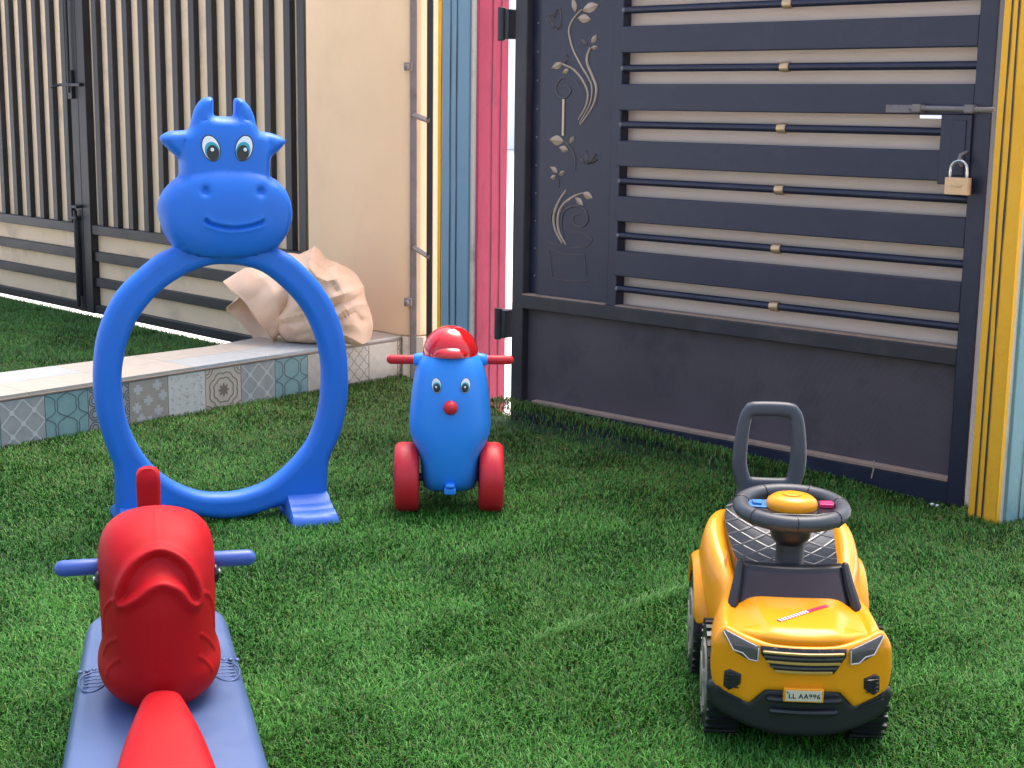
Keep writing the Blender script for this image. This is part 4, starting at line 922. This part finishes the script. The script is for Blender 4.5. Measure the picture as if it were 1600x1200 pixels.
# dash, seat, steering, push handle
mb = MB(); mb.ell((0, .235, .236), .085, .055, .022, 0, 28, 10); mb.build('dashboard', M['glossblack'], CA, smooth=60)
mb = MB(); rings = []
for y, hw, z in ((.225, .082, .238), (.26, .090, .246), (.31, .096, .250), (.36, .100, .260), (.41, .104, .274), (.45, .104, .286), (.48, .098, .296), (.505, .085, .302)):
    rings.append([(x * hw, y, z + .006 * (abs(x) ** 3) * 1.5 - .0) for x in np.linspace(-1, 1, 15)] + [(hw, y, z - .04), (-hw, y, z - .04)])
mb.loft(rings); mb.build('seat', M['seat'], CA, smooth=60)
mb = MB()
for x0, mi in ((.0, 0), (.012, 1)): mb.add([(-.1095 + 0, .30 + x0, .262), (-.1095, .312 + x0, .262), (-.108, .312 + x0, .240), (-.108, .30 + x0, .240)], [(0, 1, 2, 3)], mi)
mb.build('seat_sticker', [M['btnblue'], M['stickred']], CA)
mb = MB(); mb.loft([[(r_ * math.cos(2 * math.pi * q / 24), .245 + (z - .24) * .06 + r_ * math.sin(2 * math.pi * q / 24), z) for q in range(24)] for r_, z in ((.034, .236), (.032, .254), (.028, .258), (.026, .262), (.026, .300), (.030, .304), (.036, .312), (.039, .330), (.037, .345))]); mb.build('steering_column', M['blackp'], CA, smooth=40)
SW = Matrix.Translation((0, .252, .366)) @ Matrix.Rotation(R(4), 4, 'X')
mb = MB(); mb.tube([(.092 * math.cos(t), .092 * math.sin(t), 0) for t in np.linspace(0, 2 * math.pi, 48, endpoint=False)], .0148, 14, closed=True, M=SW); swo = mb.build('steering_wheel', M['greyp'], CA, smooth=70)
mb = MB()
for a in (12, 62, 118, 168, 220, 270, 320): mb.tube([((.092 + .0151 * math.cos(q)) * math.cos(R(a)), (.092 + .0151 * math.cos(q)) * math.sin(R(a)), .0151 * math.sin(q)) for q in np.linspace(0, 2 * math.pi, 14, endpoint=False)], .0012, 5, closed=True, M=SW)
mb.build('grip_seams', M['blackp'], swo)
mb = MB(); mb.prism([(-.088, .028), (-.085, -.022), (-.04, -.045), (.04, -.045), (.085, -.022), (.088, .028), (.05, .04), (-.05, .04)], -.014, .002, 0, M=SW); mb.build('wheel_spokes', M['glossblack'], swo, bevel=.003)
mb = MB(); mb.prism([(-.082, .024), (-.08, -.010), (-.045, -.014), (-.04, .028)], .0023, .0045, 0, M=SW); mb.prism([(-.072, .014), (-.07, -.002), (-.055, -.004), (-.052, .016)], .0047, .009, 0, M=SW); mb.build('blue_button', M['btnblue'], swo, bevel=.0015)
mb = MB(); mb.prism([(.052, .014), (.050, -.006), (.074, -.008), (.078, .008), (.072, .016)], .0023, .010, 0, M=SW); mb.build('pink_button', M['btnpink'], swo, bevel=.0015)
mb = MB(); mb.loft([[(r_ * math.cos(2 * math.pi * q / 32), .0 + r_ * .86 * math.sin(2 * math.pi * q / 32), z) for q in range(32)] for r_, z in ((.046, .0), (.047, .008), (.044, .016), (.036, .022), (.024, .025), (.018, .0255), (.0175, .0275), (.012, .0285), (.004, .0288))], M=SW); mb.build('horn_pad', M['yellow'], swo, smooth=50)
Yh = .535; hz0, hz1 = .315, .502
oh = catmull([(x, z, 0) for x, z in ((-.048, hz1), (.026, hz1), (.046, hz1 - .012), (.056, hz1 - .034), (.063, hz1 - .09), (.062, hz0 + .05), (.052, hz0 + .015), (.045, hz0 - .01), (-.065, hz0 - .01), (-.074, hz0 + .015), (-.084, hz0 + .05), (-.083, hz1 - .09), (-.074, hz1 - .034), (-.064, hz1 - .012))], True, step=.008)
ih = catmull([(x, z, 0) for x, z in ((-.042, hz1 - .029), (.018, hz1 - .029), (.025, hz1 - .037), (.031, hz1 - .08), (.030, hz0 + .065), (.026, hz0 + .040), (.020, hz0 + .035), (-.042, hz0 + .035), (-.049, hz0 + .040), (-.055, hz0 + .065), (-.054, hz1 - .08), (-.049, hz1 - .037))], True, step=.006)
mb = puff(oh, [ih], .011, .009, .008, mapf=lambda x, y, z: (x, Yh + y + (z - hz0) * .10, z)); mb.build('push_handle', M['greyp'], CA, smooth=60)
mb = MB()
for x in (-.058, .037): mb.box(x - .012, x + .012, .520, .545, .25, .325)
mb.build('handle_mount', M['greyp'], CA, bevel=.004)
# wheels
for sx, y, nm in ((-1, .148, 0), (1, .148, 0), (-1, .43, 1), (1, .43, 1)):
    mb = MB(); x0, x1 = sx * (.100 + .008 * nm), sx * (.155 + .008 * nm); rings = []; n_t = 48
    for f_, r_ in ((0, .06), (0, .091), (.1, .0985), (.9, .0985), (1, .091), (1, .07)):
        rings.append([(x0 + (x1 - x0) * f_, y + r_ * math.cos(2 * math.pi * q / n_t), .078 + r_ * math.sin(2 * math.pi * q / n_t)) for q in range(n_t)])
    mb.loft(rings)
    for q in range(30):
        a = 2 * math.pi * q / 30; Mt = Matrix.Translation(((x0 + x1) / 2, y, .078)) @ Matrix.Rotation(a, 4, 'X')
        mb.box(-.0285, .0285, -.0055, .0055, .0965, .102, 0, Mt)
    wo = mb.build('wheel', M['blackp'], CA, smooth=30)
    mb = MB(); rings = []
    for f_, r_ in ((.98, .068), (1.06, .066), (1.04, .058), (1.0, .054), (1.0, .02), (1.1, .017), (1.12, .005)):
        rings.append([(x0 + (x1 - x0) * f_, y + r_ * math.cos(2 * math.pi * q / 32), .078 + r_ * math.sin(2 * math.pi * q / 32)) for q in range(32)])
    mb.loft(rings, 0, False, True)
    for q in range(5):
        Mt = Matrix.Translation((x0 + (x1 - x0) * 1.02, y, .078)) @ Matrix.Rotation(2 * math.pi * q / 5, 4, 'X'); mb.box(-.003, .003, -.009, .009, .015, .058, 0, Mt)
    mb.build('rim', M['wheelrim'], wo, smooth=40)

# ------------------------------------------------------------------ crumpled sack on the kerb
M['sack'] = mat('peach_sack_film', (.72, .47, .32), .42, .4, var=.10, vscale=5, bump=.25, bscale=40, dirt=(.62, .38, .26), dscale=6)
n_ = M['sack'].node_tree.nodes; l_ = M['sack'].node_tree.links; tc = n_['Texture Coordinate']
mp = n_.new('ShaderNodeMapping'); mp.inputs['Scale'].default_value = (1, 1, 1.5); mp.inputs['Rotation'].default_value = (.3, .9, .4); l_.new(tc.outputs['Object'], mp.inputs[0])
rn = n_.new('ShaderNodeTexNoise'); rn.noise_type = 'RIDGED_MULTIFRACTAL'; rn.inputs['Scale'].default_value = 5.5; rn.inputs['Detail'].default_value = 4; rn.inputs['Distortion'].default_value = .6; l_.new(mp.outputs[0], rn.inputs['Vector'])
bp = n_.new('ShaderNodeBump'); bp.inputs['Strength'].default_value = .8; bp.inputs['Distance'].default_value = .018; l_.new(rn.outputs['Fac'], bp.inputs['Height'])
l_.new(bp.outputs[0], n_['Principled BSDF'].inputs['Normal'])
n_['Principled BSDF'].inputs['Subsurface Weight'].default_value = .35; n_['Principled BSDF'].inputs['Subsurface Radius'].default_value = (.06, .035, .02)
SY = 5.86; so = on_z(500, 540, .17); SK = thing('crumpled_sack', 'crumpled peach coloured sack with an open mouth, leaning on the beige pillar', 'sack', (so.x, SY, .17), 0)
def skp(u, v, dy=0.): p = on_plane(u, v, (0, SY + dy, 0), (0, 1, 0)); return Vector((p.x - so.x, dy, p.z - .17))
sil = [(575, 546), (581, 520), (579, 495), (571, 470), (566, 448), (557, 430), (540, 418), (520, 410), (507, 404), (497, 392), (488, 392), (470, 398), (448, 396), (436, 405), (440, 430), (438, 470), (432, 505), (440, 525), (470, 535), (510, 538), (545, 541), (566, 544)]
cs = skp(505, 475); S2 = [skp(u, v) for u, v in sil]
mb = MB(); S3 = catmull(S2, True, k=9); nS = len(S3); rings = []
def crease(p, s1=7.5):
    d, _ = noise.voronoi(p * s1 + Vector((4.2, 1.3, 8.8))); a = min(.5, d[1] - d[0])
    d, _ = noise.voronoi(p * s1 * 2.3 + Vector((1.2, 7.3, 2.8))); b = min(.4, d[1] - d[0])
    st_ = noise.noise(Vector((p.x * 6 + p.z * 5, p.y * 3, p.z * 16 - p.x * 10)))
    r1 = 1 - 2.2 * abs(noise.noise(Vector((p.x * 5 + p.z * 3, p.y * 4, p.z * 6 - p.x * 4)) + Vector((2.3, 9.1, 4.4)))); r2 = 1 - 2.4 * abs(noise.noise(p * 12 + Vector((7.7, 1.1, 3.9))))
    return .014 * (r1 - .45) + .006 * (r2 - .4) + .008 * (a - .22)
def foldpx(*L): return np.array([(p.x, p.z) for p in catmull([skp(u, v, -.12) for u, v in L], False, k=6)])
FOLDS = [(foldpx((488, 394), (486, 415), (494, 428), (508, 437), (523, 437)), .022), (foldpx((505, 405), (510, 425), (528, 452)), -.014), (foldpx((520, 479), (541, 469), (560, 464)), -.020), (foldpx((522, 462), (548, 455), (566, 452)), .012), (foldpx((528, 500), (554, 488), (566, 503)), -.020), (foldpx((526, 490), (553, 478), (574, 480)), .014),
         (foldpx((440, 496), (473, 488), (492, 480)), .014), (foldpx((442, 506), (475, 500), (500, 492)), -.012), (foldpx((462, 526), (492, 518), (520, 522)), -.013), (foldpx((450, 440), (470, 462), (478, 490)), -.016), (foldpx((458, 430), (480, 452), (500, 474)), .012), (foldpx((540, 520), (556, 528), (572, 545)), .016), (foldpx((530, 512), (536, 530), (545, 542)), -.014)]
def folds(q):
    h = 0.; v = np.array((q.x, q.z))
    for L_, a_ in FOLDS: h += a_ * math.exp(-math.sqrt(((L_ - v) ** 2).sum(1).min()) / .014)
    return h
for i in range(40):
    t = i / 39; f_ = math.cos(t * math.pi / 2 * .97) ** .62; dyy = .03 - .21 * math.sin(t * math.pi / 2) ** .9; ring = []
    for p in S3:
        q = cs + (p - cs) * f_; q.y = dyy; nrm = ((q - cs) * .6 + Vector((0, -.16 * t - .01, 0))).normalized(); dsp = crease(q) * min(1, .25 + t * 5) + folds(q) * min(1, t * 4)
        q += nrm * dsp; q.z = max(q.z, .004); ring.append(q)
    rings.append(ring)
bk = []
for f_, dyy in ((.95, .07), (.8, .11), (.5, .14), (.1, .15)):
    ring = []
    for p in S3: q = cs + (p - cs) * f_; q.y = dyy; q.z = max(q.z, .004); ring.append(q)
    bk.append(ring)
mb.loft(bk[::-1] + rings); mb.build('sack_body', M['sack'], SK, smooth=24, sub=0)
rim = [(348, 440, .0), (358, 452, -.05), (372, 463, -.08), (384, 474, -.10), (396, 492, -.11), (409, 510, -.10), (421, 526, -.07), (428, 536, -.02), (414, 538, .03), (400, 533, .06), (384, 512, .08), (366, 494, .09), (353, 484, .09), (360, 476, .05), (374, 464, .03), (362, 452, .05)]
neck = [(438, 420, .02), (446, 426, -.05), (452, 436, -.09), (455, 446, -.11), (455, 458, -.12), (452, 470, -.12), (447, 486, -.10), (442, 500, -.06), (438, 502, .0), (436, 494, .05), (438, 480, .08), (438, 465, .09), (438, 452, .09), (437, 442, .08), (437, 432, .06), (436, 424, .05)]
mid = [(385, 417, .0), (404, 432, -.07), (418, 444, -.11), (428, 458, -.14), (434, 474, -.15), (436, 490, -.14), (436, 512, -.10), (434, 524, -.04), (424, 528, .02), (414, 520, .06), (406, 504, .08), (398, 488, .09), (392, 470, .09), (390, 450, .08), (388, 436, .06), (385, 424, .04)]
rr3 = []
for L_ in (rim, mid, neck): rr3.append(catmull([skp(*q) for q in L_], True, k=5))
rings = []
for i in range(len(rr3[0])):
    pass
allr = []
for f0, A_, B_ in ((0, rr3[0], rr3[1]), (1, rr3[1], rr3[2])):
    for j in range(9):
        t = j / 9; allr.append([a.lerp(b, t) + Vector((0, 1, .4)) * ((.8 * crease(a.lerp(b, t), 9) + .008 * noise.noise(a.lerp(b, t) * 16)) if 0 < f0 + t else 0) for a, b in zip(A_, B_)])
allr.append(rr3[2])
mb = MB(); mb.loft(allr, 0, False, False); o = mb.build('sack_mouth', M['sack'], SK, smooth=30, sub=1); sm_ = o.modifiers.new('solid', 'SOLIDIFY'); sm_.thickness = .003; sm_.offset = 0

# ------------------------------------------------------------------ small litter on the turf
M['leaf'] = mat('yellow_leaf', (.6, .36, .04), .6)
p = on_z(840, 686, .03); mb = MB(); mb.add([(p.x - .012, p.y, .03), (p.x, p.y - .006, .036), (p.x + .014, p.y + .004, .032), (p.x + .002, p.y + .008, .034)], [(0, 1, 2, 3)]); mb.add([(p.x - .012, p.y, .029), (p.x, p.y - .006, .035), (p.x + .014, p.y + .004, .031), (p.x + .002, p.y + .008, .033)], [(3, 2, 1, 0)])
tag(mb.build('fallen_leaf', M['leaf']), 'small yellow fallen leaf on the turf beside the ride-on toy', 'leaf')
M['twig'] = mat('dry_twig', (.45, .33, .2), .8)
q_ = GM @ Vector((-.28, -.03, .045)); mb = MB(); mb.tube([q_, q_ + Vector((.004, -.004, .03)), q_ + Vector((.002, -.008, .052))], .0022, 6); tag(mb.build('dry_twig', M['twig']), 'short pale dry twig leaning on the foot of the dark blue gate', 'twig')
for i, (u, v) in enumerate(((1456, 788), (1464, 790))):
    p = on_z(u, v, .012); mb = MB(); mb.ell(tuple(p), .006 - .001 * i, .004, .004, 0, 8, 5, fn=lambda p: 1 + .3 * p.x * p.z); tag(mb.build('white_pebble', M['white']), 'tiny white chip on the turf at the foot of the gate', 'pebble', 'white chips at the gate foot')
